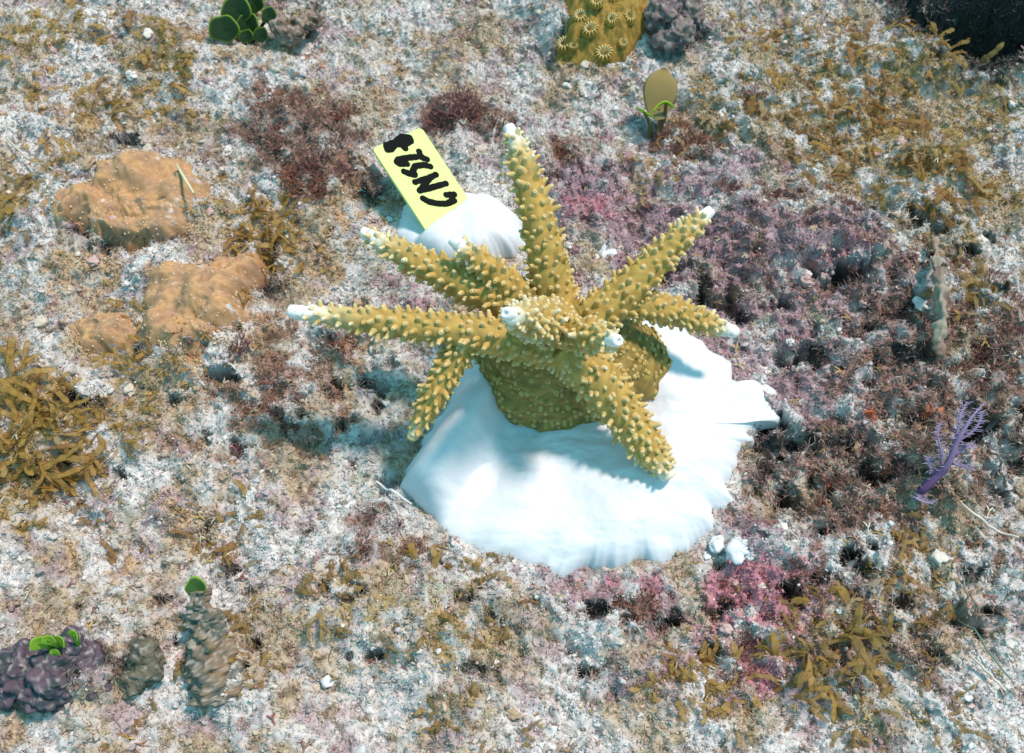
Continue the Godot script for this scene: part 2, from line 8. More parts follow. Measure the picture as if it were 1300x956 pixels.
const SPONGES = [[[-16.4, -6.3], [-16.14, -6.79], [-15.68, -6.93], [-14.58, -7.43], [-14.65, -8.3], [-13.69, -8.26], [-12.97, -8.89], [-12.02, -9.08], [-11.31, -8.37], [-10.55, -7.43], [-10.74, -6.58], [-11.11, -6.16], [-11.12, -5.54], [-11.72, -5], [-12.33, -4.83], [-12.96, -4.54], [-13.83, -5.14], [-14.6, -5.51], [-15.55, -5.44], [-16.18, -5.81]], [[-12.01, -2.87], [-11.38, -3.69], [-10.18, -4.34], [-8.89, -5.34], [-8.45, -4.87], [-8.55, -3.56], [-8.81, -2.43], [-8.29, -1.64], [-8.97, -1.04], [-9.53, -0.46], [-9.66, 0.26], [-10.25, 0.26], [-11.02, -0.46], [-11.87, -0.75], [-12.01, -1.76]], [[-14.26, -1.85], [-13.26, -2.19], [-12.04, -1.94], [-11.88, -1.34], [-12.5, -0.92], [-13.72, -0.78], [-14.24, -1.34]]]
const STAR = [[1.6, -14.19], [1.91, -15.6], [2.34, -17.53], [3.54, -18.88], [5.31, -18.97], [5.79, -17.2], [5.42, -15.6], [4.8, -14.49], [4.17, -14.01], [3.46, -13.8], [2.65, -13.84]]
const STAR_POLYPS = [[3.01, -14.81], [3.83, -15.11], [3.54, -14.11], [2.74, -13.9], [3.17, -13.56], [3.65, -13.35], [4.09, -13.39], [4.31, -14.54], [2.4, -14.5], [3.23, -15.64], [2.65, -15.47], [2.06, -14.85], [2.12, -13.73], [4.73, -14.24], [2.31, -13.27], [4.51, -15.38], [3.89, -16.18], [2.89, -16.37], [4.93, -14.94], [3.43, -16.92]]
const DIP = [[0.35, 2.41], [-0.35, 2.78], [-1.04, 3.34], [-1.72, 3.95]]
const LIP = [[-1.28, 0.59], [-1.03, 1.4], [-1.34, 2.25], [-2, 3.17], [-2.36, 3.72]]
const MOUND_CUT = [0.6816, 0.7318, -6.192]
const BRANCHES = [
	[[1.40, 3.40, 0.25, 0.90], [1.18, 4.20, -0.34, 0.80], [0.92, 5.00, -1.12, 0.72], [0.65, 5.80, -2.00, 0.61], [0.28, 6.50, -3.09, 0.46], [-0.04, 6.90, -3.81, 0.24]],
	[[1.12, 3.60, 0.06, 0.76], [0.00, 4.10, 0.02, 0.71], [-1.33, 4.40, -0.47, 0.64], [-2.90, 4.60, -1.25, 0.51], [-4.12, 4.70, -1.96, 0.25]],
	[[0.67, 3.90, 0.04, 0.58], [-0.11, 4.60, -0.28, 0.55], [-0.86, 5.20, -0.64, 0.43], [-1.50, 5.60, -0.96, 0.24]],
	[[1.43, 3.70, 1.17, 0.83], [0.11, 4.10, 1.22, 0.74], [-1.72, 4.40, 1.05, 0.60], [-3.85, 4.60, 0.90, 0.47], [-5.85, 4.80, 0.75, 0.26]],
	[[-1.08, 4.20, 1.08, 0.48], [-1.70, 3.60, 1.68, 0.54], [-2.24, 2.90, 2.44, 0.46], [-2.79, 2.20, 3.19, 0.22]],
	[[1.36, 4.00, 0.64, 0.88], [0.83, 5.20, 1.32, 0.75], [0.36, 6.30, 1.94, 0.55], [-0.08, 7.20, 2.42, 0.23]],
	[[1.22, 4.00, 0.90, 0.74], [1.78, 4.90, 1.52, 0.59], [2.20, 5.50, 2.00, 0.45], [2.58, 6.00, 2.41, 0.24]],
	[[1.67, 3.60, 0.54, 0.80], [2.76, 4.10, 0.07, 0.75], [3.96, 4.80, -0.89, 0.59], [4.82, 5.30, -1.54, 0.44], [5.40, 5.60, -1.97, 0.24]],
	[[3.07, 4.00, -0.10, 0.49], [4.17, 3.60, -0.19, 0.56], [5.29, 3.00, -0.23, 0.46], [6.47, 2.50, -0.12, 0.26]],
	[[1.35, 3.90, 1.14, 0.92], [2.25, 3.20, 1.75, 0.93], [3.23, 2.30, 2.67, 0.78], [3.99, 1.70, 3.49, 0.60], [4.38, 1.45, 3.99, 0.34]]]
const TIP_WHITE = [1, 1, 1, 1, 0.35, 1, 1, 1, 1, 0.5]
const CUP_PALE = [0.25, 0.35, 0.35, 0.3, 0.2, 0.55, 0.45, 0.3, 0.3, 0.45]
const HUB = [[1.284, 3.7, 0.653]]
const FOOT = [[1.618, 0.6, 0.12]]
const TAG = [[-4.755, 2.000, -7.790], [0.729, -0.207, -0.652], [0.548, -0.395, 0.738], [0.411, 0.895, 0.174]]
const TAG_SIZE = [2.169, 3.011]
const INK = [
	[[[1.762, 2.667], [1.48, 2.565]], [[1.576, 2.608], [1.623, 2.86], [1.28, 2.846], [0.981, 2.703], [0.724, 2.506], [0.606, 2.325]]],
	[[[1.575, 1.762], [1.245, 1.768], [0.705, 1.695]], [[1.208, 1.822], [0.733, 2.005]], [[1.719, 2.196], [1.198, 2.117], [0.666, 2.031]]],
	[[[1.567, 1.42], [1.393, 1.277], [1.064, 1.183], [0.889, 1.293], [0.846, 1.458], [0.702, 1.35], [0.564, 1.2]]],
	[[[1.523, 0.774], [1.455, 0.978], [1.615, 1.138]], [[1.467, 0.96], [1.023, 0.82], [0.647, 0.731], [0.529, 0.796], [0.581, 0.895], [0.825, 0.999]]],
	[[[0.481, 0.272], [0.542, 0.114], [0.916, 0.13], [1.269, 0.043], [1.512, 0.188], [1.475, 0.313], [1.157, 0.345], [0.867, 0.202], [0.624, 0.309], [0.519, 0.288]], [[1.081, 0.313], [1.116, 0.475]], [[1.13, 0.102], [1.321, 0.25]]]]
const ALGAE = [
	["tuft of mustard brown algae blades near the green disc algae", [[-18.65, -15.73, 1], [-17.04, -15.5, 1], [-17.74, -16.5, 1], [-15.94, -16.18, 1.1], [-13.92, -14.53, 1.1], [-13.45, -13.75, 1.2], [-13.68, -12.4, 1.1], [-13.6, -16.18, 1.1], [-12.31, -12.4, 0.9], [-19.28, -14.53, 0.8], [-15.79, -16.96, 1], [-14.76, -15.73, 1]]],
	["olive brown algae blades above the upper tan sponge", [[-18.08, -12.4, 0.9], [-17.71, -13.07, 0.9], [-16.03, -11.58, 1.2], [-16.04, -12.56, 1.1], [-18.53, -11.58, 0.9], [-18, -10.39, 0.9], [-15.65, -11.86, 1]]],
	["mustard algae blades fringing the rim of the upper tan sponge", [[-17.49, -7.46, 1], [-16.79, -7.1, 1], [-16.43, -7.89, 0.9], [-16.94, -5.84, 0.8], [-11.09, -7.75, 0.8], [-11.07, -6.92, 0.9]]],
	["amber forked algae blades between the tan sponges and the coral", [[-9.47, -5.7, 1], [-8.2, -6.39, 1], [-7.48, -5.29, 1], [-8.4, -5.84, 1.1], [-8.15, -7.1, 0.9], [-9.33, -6.67, 0.8], [-6.58, -5.19, 0.7], [-8.75, -5.36, 0.8]]],
	["thick mustard brown algae bank below the small tan sponge", [[-15.54, 0.23, 1.3], [-15.41, 1.35, 1.4], [-14.51, 2.43, 1.3], [-14.78, 3.26, 1.4], [-14.8, 4.27, 1.2], [-14.16, 1.89, 1.2], [-13.62, 3, 1.1], [-15.12, 0.93, 1.3], [-13.44, 2.43, 1], [-12, 1.89, 1], [-12.65, 2.03, 1], [-15.35, 2.43, 1.4], [-13.99, 3.59, 1.1]]],
	["yellow brown algae blades growing on the lower tan sponge", [[-12.53, -1.98, 0.7], [-11.67, -1.77, 0.8], [-11.12, -0.58, 0.9], [-11.28, -0.06, 1], [-9.93, -0.93, 0.6], [-9.38, 0.23, 0.7], [-9.25, -2.29, 0.6]]],
	["pale mustard algae blades lying on the open pale sand", [[-9.09, 5.08, 0.8], [-8.19, 5.01, 1], [-7.96, 4.72, 0.9], [-11.25, 6.19, 0.8], [-12.39, 4.52, 0.7]]],
	["mustard algae blades below the white putty edge", [[-5.02, 7.33, 0.9], [-2.44, 6.42, 0.9], [-1.06, 6.79, 0.9], [-0.83, 7.11, 0.7], [-0.22, 7.9, 0.7], [-1.71, 8.42, 0.8], [-2.79, 8.21, 0.7], [-4.74, 6.72, 0.7]]],
	["olive algae blades beneath the single oval brown leaf", [[5.77, -9.5, 0.9], [6.77, -11.58, 0.8], [4.25, -8.85, 0.8], [5.07, -7.75, 0.7], [5.3, -8.48, 0.9], [7.45, -11.99, 0.7], [7.96, -11.18, 0.8], [6.08, -8.74, 0.8]]],
	["brown algae blades on the pale rock by the star coral", [[9.6, -15.41, 0.9], [10.35, -15.28, 0.9], [10.86, -15.59, 0.8], [9.28, -16.64, 0.8], [8.47, -16.41, 0.7]]],
	["dense mustard algae blades on the rock before the dark hollow", [[12.55, -14.53, 1.1], [13.25, -15.95, 1.1], [13.59, -15.23, 1.2], [12.71, -13.66, 1.1], [13.31, -11.99, 1.1], [14.12, -11.58, 1.2], [14.97, -11.42, 1.2], [11.12, -11.18, 1.1], [10.62, -11.82, 1.1], [10.18, -10.78, 1], [11.16, -9.61, 1.2], [11.61, -8.85, 1.2], [10.48, -8.85, 1.1], [14.47, -10.39, 1], [12.33, -8.11, 1], [11.96, -7.6, 1], [10, -11.58, 1], [8.44, -10.78, 1], [14.36, -12.81, 1], [13.33, -10.46, 1.1], [12.35, -10.66, 1], [11.59, -10.46, 1]]],
	["drooping olive algae blades along the rim of the dark hollow", [[16.73, -14.09, 1.3], [17.5, -14.53, 1.2], [16.77, -14.97, 1.2], [16.83, -15.95, 1.1], [17.77, -12.07, 0.9], [18.72, -11.18, 1], [18.26, -10.27, 0.8], [15.85, -13.96, 1.1]]],
	["big mustard algae clump on the ledge of pink rock", [[15.09, -9.23, 1.2], [15.21, -8.48, 1.3], [15.44, -7.96, 1.3], [14.77, -7.46, 1.2], [15.39, -7.24, 1.1], [14.49, -8.37, 1.1], [15.86, -7.64, 1]]],
	["ochre algae blades beside the pale upright stalk", [[15, -3.64, 1], [14.63, -2.69, 1], [15.1, -2.07, 0.9], [15.83, -2.75, 0.8]]],
	["mustard algae blades below the purple branching sponge", [[11.46, 5.73, 0.9], [10.92, 6.42, 1], [10.91, 7.33, 1], [10.91, 8.42, 0.9], [11.9, 5.96, 0.8], [11.47, 4.76, 0.8], [11.56, 6.84, 0.8]]],
	["amber algae clump at the foot of the pink crust", [[8.59, 8.21, 1.2], [8.32, 8.85, 1.2], [9.05, 7.99, 1.1], [8.23, 7.77, 1], [7.6, 9.43, 1], [8.64, 9.22, 1.1], [9.27, 8.59, 1]]],
	["mustard algae blades on the mauve rubble near the black pits", [[4.63, 9.26, 1], [5.28, 9.05, 1], [5.87, 9.47, 1], [4.92, 8.85, 0.9], [4.27, 9.84, 1], [5.4, 9.94, 1]]],
	["mustard algae blades around the stubby green capped stalk", [[-8.16, 8.48, 0.8], [-7.84, 8.16, 0.7], [-8.49, 8.8, 0.8]]],
	["loose olive algae blades strewn over the seabed below the lumps", [[-6.74, 9.22, 0.7], [-5.23, 9.59, 0.8], [-10.12, 10.24, 0.8], [-1.86, 10.24, 0.8], [9.3, 10.24, 0.9], [11.32, 10.44, 0.8], [-0.2, 10.83, 0.8]]]]
const TUFTS = [
	["brown turf tuft at the foot of the single oval leaf", [[5.47, -10.78, 0.9], [5.97, -10.46, 1], [6.35, -10.86, 0.9], [5.76, -10, 0.9], [6.4, -10.15, 0.8]]],
	["dark red turf tuft on the pale sand behind the yellow tag", [[-8.74, -10.86, 1.1], [-9.21, -10, 1], [-8.24, -9.61, 1.2], [-7.23, -10.39, 1.2], [-6.35, -10.86, 1], [-6.83, -9.23, 1.1], [-8.43, -11.99, 1], [-5.63, -10.27, 0.9], [-9.1, -11.46, 1], [-7.89, -11.06, 1], [-6.47, -9.88, 1]]],
	["brown red turf tuft beside the long edge of the tag", [[-7.53, -7.82, 1.1], [-7.04, -8.48, 1.2], [-6.17, -8.11, 1], [-7.88, -8.37, 1], [-6.82, -7.64, 1]]],
	["dense brown turf tuft above the short end of the tag", [[-1.9, -11.06, 1.2], [-1.17, -10.86, 1.2], [-2.61, -10.46, 1], [-1.54, -10.46, 1.1], [-2.27, -10.86, 1.1], [-0.72, -10.46, 0.9]]],
	["maroon turf tuft between the tallest branch and mauve crust", [[1.88, -9.31, 0.9], [2.14, -8.48, 1], [1.46, -8.37, 0.9], [2.41, -8.93, 0.7]]],
	["small maroon turf tuft on the mauve crust past the coral", [[7.65, -7.6, 0.8], [8.9, -7.6, 0.8], [9.43, -7.38, 0.9], [9.18, -12.07, 0.9], [8.69, -11.66, 0.7], [6.79, -10.27, 1], [7.2, -10.07, 1], [12.31, -6.46, 0.9], [11.59, -6.22, 0.8], [8.39, -5.7, 0.8], [10.17, -5.87, 0.8], [11.18, -6.22, 0.8]]],
	["brown turf tuft in the dip between sponge and coral", [[-7.4, 0.29, 1], [-6.55, 0.85, 1], [-7.7, 1.4, 1], [-8.7, -0.58, 0.9], [-6.24, -0.49, 0.9], [-5.78, -0.93, 0.8], [-8.33, 2.43, 0.8], [-6.75, 1.62, 0.9], [-7.7, -1.23, 0.8]]],
	["red turf tuft at the front edge of the putty", [[-3.41, 5.01, 0.8], [-2.77, 5.96, 0.9], [-3.89, 4.72, 0.7], [3.04, 7.55, 0.9], [3.29, 7.77, 0.9], [-4.38, 5.68, 0.7], [3.6, 7.4, 0.8]]],
	["red turf tuft growing on the pink crust", [[7.61, 7.55, 0.8], [7.91, 7.29, 0.8], [6.7, 8.21, 0.8], [6.13, 9.05, 0.8], [8.2, 6.49, 0.9], [7.38, 6.84, 0.7], [6.06, 6.84, 0.7], [9.72, 7.29, 0.7]]],
	["deep maroon turf tuft around the purple branching sponge", [[11.89, 2.48, 1], [11.31, 3, 1], [10.7, 3.77, 1], [9.94, 4.1, 1], [11.92, 3.47, 1], [9.58, 3.47, 0.9], [8.96, 4.47, 0.9], [10.04, 4.84, 0.9], [12.55, 2.69, 0.9], [10.8, 4.47, 1]]],
	["rusty turf tuft near the pale upright stalk", [[15.07, -0.87, 1], [14.5, -0.58, 1], [15.35, 0, 1], [16.15, -1.17, 1], [15.15, -4.29, 0.8], [16.05, -3.64, 0.9], [14.56, 0.23, 1], [16.39, -2.6, 0.9], [15.61, -1.53, 1], [14.01, -0.06, 0.9]]]]
const DISCS = [[-11.083, 0.9, -14.977, 0.547, 0.2], [-10.617, 1.2, -15.641, 0.548, 0.1], [-10.216, 0.8, -15.361, 0.428, -0.2], [-9.403, 1.1, -15.494, 0.304, 0.4], [-9.721, 0.6, -14.974, 0.306, -0.3], [-10.329, 0.5, -15.001, 0.276, 0.1], [-10.786, 0.6, -15.151, 0.245, 0], [-10.071, 1.1, -16.169, 0.399, 0.2], [-10.894, 0.9, -16.876, 0.436, 0]]
const DISCS_B = [[-11.993, 2, 8.956, 0.22, 0.9], [-11.725, 2.1, 8.903, 0.16, 0.3], [-11.508, 1.9, 8.889, 0.181, -0.7], [-11.093, 2.1, 8.783, 0.16, -0.9], [-11.723, 1.6, 9.092, 0.121, 0]]
const DISC_C = [[-8.362, 1.6, 7.369, 0.314, 0]]
const PURPLE = [
	[[11.842, 0.6, 4.227, 0.297], [12.218, 1, 3.908, 0.318], [12.447, 1.4, 3.719, 0.248], [12.613, 1.8, 3.29, 0.202], [12.758, 2.1, 3.015, 0.156], [13.007, 2.4, 2.669, 0.089], [13.335, 2.6, 2.348, 0.044]],
	[[12.601, 1.7, 3.316, 0.135], [12.641, 2.1, 2.94, 0.089], [12.743, 2.3, 2.541, 0.067], [12.904, 2.5, 2.268, 0.036]],
	[[12.327, 1.3, 3.722, 0.113], [12.208, 1.7, 3.366, 0.079], [12.082, 2, 3.015, 0.067], [12.122, 2.2, 2.791, 0.036]],
	[[12.708, 1.8, 3.165, 0.112], [13.078, 2, 2.965, 0.09], [13.273, 2.2, 2.741, 0.067], [13.288, 2.4, 2.518, 0.033]],
	[[12.656, 1.5, 3.518, 0.113], [12.898, 1.8, 3.315, 0.078], [13.024, 1.9, 3.462, 0.031]],
	[[12.62, 1.3, 3.623, 0.113], [12.863, 1.4, 3.769, 0.067], [13.059, 1.4, 3.892, 0.027]],
	[[12.215, 0.9, 3.888, 0.091], [12.023, 1.2, 3.627, 0.068], [11.937, 1.4, 3.471, 0.032]],
	[[11.939, 0.6, 4.202, 0.091], [11.75, 0.6, 4.448, 0.055], [12.151, 0.6, 4.595, 0.027]]]
const NEEDLES = [[[-4.052, 0.7, 3.648, 0.03], [-3.462, 0.8, 4.091, 0.041], [-2.939, 0.6, 4.424, 0.023]], [[12.938, 0.5, 4.406, 0.023], [13.619, 0.7, 4.927, 0.045], [14.528, 0.8, 5.49, 0.031]], [[12.378, 0.6, 8.733, 0.021], [12.628, 0.8, 9.258, 0.039], [13.032, 0.8, 9.784, 0.029]], [[12.716, 0.5, 6.355, 0.018], [12.715, 0.6, 7.488, 0.026], [12.876, 0.7, 8.591, 0.034], [13.287, 0.6, 9.456, 0.025]], [[-18.446, 0.8, -9.86, 0.028], [-17.376, 0.9, -8.932, 0.045], [-16.205, 0.7, -8.119, 0.028]], [[-11.784, 1, -8.102, 0.028], [-11.153, 1.4, -6.993, 0.059], [-10.64, 1.6, -6.162, 0.037]], [[9.347, 0.7, -12.677, 0.035], [9.591, 1.1, -13.2, 0.053], [9.808, 1.4, -13.578, 0.071]], [[14.384, 0.6, 2.626, 0.024], [14.569, 0.7, 3.395, 0.037], [14.898, 0.6, 3.904, 0.023]]]
const STALK = [[14.077, 0.9, -4.889, 0.158], [13.606, 1.5, -3.149, 0.252], [13.295, 1.7, -1.497, 0.293], [13.19, 1.2, -0.373, 0.219], [13.216, 0.7, 0.037, 0.147]]
const CAPSTALK = [[-7.887, -0.1, 9.853, 0.717], [-7.962, 0.3, 9.221, 0.674], [-8.171, 0.8, 8.365, 0.463], [-8.274, 1.2, 7.822, 0.294], [-8.335, 1.5, 7.444, 0.23]]
const DARKLUMPS = [[-12.815, 0.8, 9.34, 0.661], [-11.942, 0.9, 9.364, 0.7], [-11.275, 0.9, 9.119, 0.455], [-11.471, 1.3, 8.75, 0.37], [-12.867, 0.9, 8.955, 0.374], [-11.027, 0.6, 9.537, 0.456], [-12.167, 0.6, 9.8, 0.619], [-13.214, 0.6, 9.74, 0.496]]
const DARKKNOB = [[-9.72, 0.9, 8.914, 0.374], [-9.679, 0.6, 9.21, 0.459], [-9.915, 0.4, 9.41, 0.418]]
const BROWNKNOB = [[-8.866, 0.9, -14.977, 0.425], [-8.461, 0.7, -14.814, 0.426], [-8.197, 0.8, -15.361, 0.367], [-8.807, 0.5, -14.824, 0.306], [-7.882, 0.6, -15.823, 0.371]]
const GREYKNOB = [[5.801, 1, -15.569, 0.672], [6.447, 0.8, -14.918, 0.547], [6.093, 0.6, -14.709, 0.487], [6.943, 0.8, -16.035, 0.617], [5.666, 0.6, -14.709, 0.305]]
const CRUMBS = [[6.43, 5.9, 0.34], [5.87, 5.67, 0.228], [5.58, 5.95, 0.136], [6.72, 6.09, 0.136], [2.18, -2.44, 0.209], [3.19, -4.68, 0.27], [10.75, 5.71, 0.068], [9.05, 7.58, 0.088], [-4.31, -6.38, 0.111], [-1.99, 8.79, 0.086], [-4.95, 9.45, 0.149], [5.79, -4.61, 0.081], [0.96, 1.73, 0.171], [0.63, 1.62, 0.073]]
const LEAF = [[5.449, 0.4, -10.68, 0.174], [5.392, 0.6, -11.034, 0.464], [5.427, 1, -11.422, 0.635], [5.47, 1.3, -11.748, 0.547], [5.521, 1.5, -12.018, 0.23], [5.512, 1.6, -12.071, 0.057]]
const LIPS = [[[5.138, 0.8, -10.675, 0.086], [5.364, 0.95, -10.878, 0.115], [5.62, 1, -10.945, 0.129], [5.93, 0.8, -10.872, 0.086]], [[4.612, 0.6, -11.074, 0.073], [4.841, 0.7, -10.776, 0.101], [5.158, 0.6, -10.6, 0.072]], [[4.8, 1.4, -15.891, 0.091], [4.951, 1.5, -15.589, 0.121], [5.216, 1.4, -15.756, 0.091], [5.364, 1.2, -15.776, 0.076]]]

# ------------------------------------------------------------------ mesh building
class Soup:
	var V := PackedVector3Array()
	var C := PackedColorArray()
	var I := PackedInt32Array()
	# a swept tube: pts and radii per ring, flat = thickness / width
	func sweep(pts: PackedVector3Array, rad: PackedFloat32Array, sides: int, cols: PackedColorArray, flat := 1.0, hint := Vector3.UP, rough := 0.0, rng: RandomNumberGenerator = null) -> void:
		var n := pts.size()
		var start := V.size()
		var side := hint
		for i in n:
			var t := (pts[mini(i + 1, n - 1)] - pts[maxi(i - 1, 0)]).normalized()
			side = side - t * side.dot(t)
			if side.length() < 1e-5:
				side = t.cross(Vector3(0.3, 0.5, 0.81))
			side = side.normalized()
			var up := side.cross(t).normalized()
			for k in sides:
				var a := TAU * k / sides
				var r := rad[i]
				if rough > 0.0:
					r *= 1.0 + rough * rng.randf_range(-1, 1)
				V.append(pts[i] + side * cos(a) * r + up * sin(a) * r * flat)
				C.append(cols[i])
		for i in n - 1:
			for k in sides:
				var a := start + i * sides + k
				var b := start + i * sides + (k + 1) % sides
				I.append_array([a, a + sides, b, b, a + sides, b + sides])
		var c0 := V.size()
		V.append(pts[0]); C.append(cols[0])
		V.append(pts[n - 1]); C.append(cols[n - 1])
		for k in sides:
			I.append_array([c0, start + k, start + (k + 1) % sides])
			I.append_array([c0 + 1, start + (n - 1) * sides + (k + 1) % sides, start + (n - 1) * sides + k])
	# a lathed profile about +y: rows of (radius, height)
	func lathe(profile: PackedVector2Array, sides: int, cols: PackedColorArray, xf := Transform3D()) -> void:
		var start := V.size()
		for i in profile.size():
			for k in sides:
				var a := TAU * k / sides
				V.append(xf * Vector3(cos(a) * profile[i].x, profile[i].y, sin(a) * profile[i].x))
				C.append(cols[i])
		for i in profile.size() - 1:
			for k in sides:
				var a := start + i * sides + k
				var b := start + i * sides + (k + 1) % sides
				I.append_array([a, a + sides, b, b, a + sides, b + sides])
	# a rough ball
	func ball(at: Vector3, r: float, squash: float, noise: FastNoiseLite, amp: float, col: Callable, nu := 22, nv := 13) -> void:
		var start := V.size()
		for j in nv + 1:
			var th := PI * j / nv
			for k in nu:
				var ph := TAU * k / nu
				var d := Vector3(sin(th) * cos(ph), cos(th), sin(th) * sin(ph))
				if j == 0: d = Vector3.UP
				if j == nv: d = Vector3.DOWN
				var q := at + d * r
				var w := 1.0 + amp * noise.get_noise_3dv(q * 1.0)
				V.append(at + Vector3(d.x, d.y * squash, d.z) * r * w)
				C.append(col.call(q))
		for j in nv:
			for k in nu:
				var a := start + j * nu + k
				var b := start + j * nu + (k + 1) % nu
				I.append_array([a, b, a + nu, b, b + nu, a + nu])
	func copy_in(o: Soup, xf: Transform3D) -> void:
		var start := V.size()
		for p in o.V: V.append(xf * p)
		C.append_array(o.C)
		for i in o.I: I.append(start + i)
	func mesh(m: Material) -> ArrayMesh:
		var N := PackedVector3Array()
		N.resize(V.size())
		for i in range(0, I.size(), 3):
			var a := I[i]
			var b := I[i + 1]
			var c := I[i + 2]
			var f := (V[c] - V[a]).cross(V[b] - V[a])
			N[a] += f; N[b] += f; N[c] += f
		for i in N.size():
			N[i] = N[i].normalized() if N[i].length_squared() > 1e-30 else Vector3.UP
		var A := []
		A.resize(Mesh.ARRAY_MAX)
		A[Mesh.ARRAY_VERTEX] = V; A[Mesh.ARRAY_NORMAL] = N; A[Mesh.ARRAY_COLOR] = C; A[Mesh.ARRAY_INDEX] = I
		var am := ArrayMesh.new()
		am.add_surface_from_arrays(Mesh.PRIMITIVE_TRIANGLES, A)
		am.surface_set_material(0, m)
		return am

var used := {}
func numbered(called: String) -> String:
	var n: int = used.get(called, 0)
	used[called] = n + 1
	return called if n == 0 else "%s_%03d" % [called, n]

func thing(called: String, label: String, category: String, at := Vector3.ZERO, group := "") -> Node3D:
	var o := Node3D.new()
	o.name = numbered(called)
	add_child(o)
	o.position = at
	tag(o, label, category, group)
	return o

func tag(o: Node, label: String, category: String, group := "", kind := "") -> void:
	o.set_meta("label", label)
	o.set_meta("category", category)
	if group: o.set_meta("group", group)
	if kind: o.set_meta("kind", kind)

func put(m: Mesh, called: String, parent: Node, xf := Transform3D()) -> MeshInstance3D:
	var o := MeshInstance3D.new()
	o.mesh = m
	o.name = numbered(called) if parent == self else called
	o.transform = xf
	parent.add_child(o, true)
	return o

func matte(rough := 0.9, spec := 0.3) -> StandardMaterial3D:
	var m := StandardMaterial3D.new()
	m.vertex_color_use_as_albedo = true
	m.roughness = rough
	m.metallic_specular = spec
	return m

func noise(freq: float, octaves: int, sd: int, kind := FastNoiseLite.TYPE_SIMPLEX_SMOOTH) -> FastNoiseLite:
	var n := FastNoiseLite.new()
	n.noise_type = kind
	n.frequency = freq
	n.fractal_octaves = octaves
	n.fractal_type = FastNoiseLite.FRACTAL_FBM if octaves > 1 else FastNoiseLite.FRACTAL_NONE
	n.seed = sd
	return n

func random(sd: int) -> RandomNumberGenerator:
	var r := RandomNumberGenerator.new()
	r.seed = sd
	return r

func lin(r: float, g: float, b: float) -> Color: return Color(r, g, b)
func v(a: Array) -> Vector3: return Vector3(a[0], a[1], a[2]) * CM

# points [x, y, z, r] in centimetres -> a smooth run of n + 1 points (w = radius), in metres
func spline(rows: Array, n: int) -> PackedVector4Array:
	var q: Array[Vector4] = []
	for r in rows: q.append(Vector4(r[0], r[1], r[2], r[3]) * CM)
	var out := PackedVector4Array()
	for i in n + 1:
		var f := float(i) / n * (q.size() - 1)
		var k := mini(int(f), q.size() - 2)
		var w := f - k
		var p0 := q[maxi(k - 1, 0)] if k > 0 else q[0] * 2.0 - q[1]
		var p3 := q[k + 2] if k + 2 < q.size() else q[k + 1] * 2.0 - q[k]
		var a := q[k]
		var b := q[k + 1]
		out.append(0.5 * ((2.0 * a) + (b - p0) * w + (2.0 * p0 - 5.0 * a + 4.0 * b - p3) * w * w + (3.0 * a - p0 - 3.0 * b + p3) * w * w * w))
	return out

func pts_of(s: PackedVector4Array, base := Vector3.ZERO) -> PackedVector3Array:
	var o := PackedVector3Array()
	for p in s: o.append(Vector3(p.x, p.y, p.z) - base)
	return o
func rad_of(s: PackedVector4Array) -> PackedFloat32Array:
	var o := PackedFloat32Array()
	for p in s: o.append(maxf(p.w, 0.0001))
	return o
func same(c: Color, n: int) -> PackedColorArray:
	var o := PackedColorArray()
	o.resize(n); o.fill(c)
	return o
func fade(a: Color, b: Color, n: int) -> PackedColorArray:
	var o := PackedColorArray()
	for i in n: o.append(a.lerp(b, float(i) / (n - 1)))
	return o

# ------------------------------------------------------------------ the seabed
const STEP := 0.0005
const X0 := -0.24
const Z0 := -0.205
const NX := 961
const NZ := 671
const RIM := 42
var warp := noise(48.0, 2, 16)
var heights := PackedFloat32Array()
var tones := PackedColorArray()
var places := PackedVector3Array()
var facing := PackedVector3Array()
var gx: int
var gz: int

func axis(from: float, count: int) -> PackedFloat32Array:
	var a := PackedFloat32Array()
	var steps := PackedFloat32Array()
	var s := STEP
	var p := 0.0
	for i in RIM:
		s *= 1.22
		p += s
		steps.append(p)
	for i in RIM: a.append(from - steps[RIM - 1 - i])
	for i in count: a.append(from + i * STEP)
	for i in RIM: a.append(from + (count - 1) * STEP + steps[i])
	return a

func bed(x: float, z: float) -> float:
	var fx := clampf((x - X0) / STEP, 0, NX - 1.001)
	var fz := clampf((z - Z0) / STEP, 0, NZ - 1.001)
	var i := int(fx)
	var j := int(fz)
	var k := (j + RIM) * gx + i + RIM
	return lerpf(lerpf(heights[k], heights[k + 1], fx - i), lerpf(heights[k + gx], heights[k + gx + 1], fx - i), fz - j)

func tone(x: float, z: float) -> Color:
	var i := clampi(int((x - X0) / STEP), 0, NX - 1)
	var j := clampi(int((z - Z0) / STEP), 0, NZ - 1)
	return tones[(j + RIM) * gx + i + RIM]

# a random point of the seabed in view, evenly spread over its real area so that steep faces get their share
func spot(rng: RandomNumberGenerator) -> int:
	var k := 0
	for tries in 8:
		k = (rng.randi_range(1, NZ - 2) + RIM) * gx + rng.randi_range(1, NX - 2) + RIM
		if rng.randf() * maxf(facing[k].y, 0.16) < 0.3: break
	return k

func smooth_bed(x: float, z: float, r: float) -> float:
	var s := 0.0
	for d in [Vector2(0, 0), Vector2(1, 0), Vector2(-1, 0), Vector2(0, 1), Vector2(0, -1), Vector2(0.7, 0.7), Vector2(-0.7, 0.7), Vector2(0.7, -0.7), Vector2(-0.7, -0.7)]:
		s += bed(x + d.x * r, z + d.y * r)
	return s / 9.0

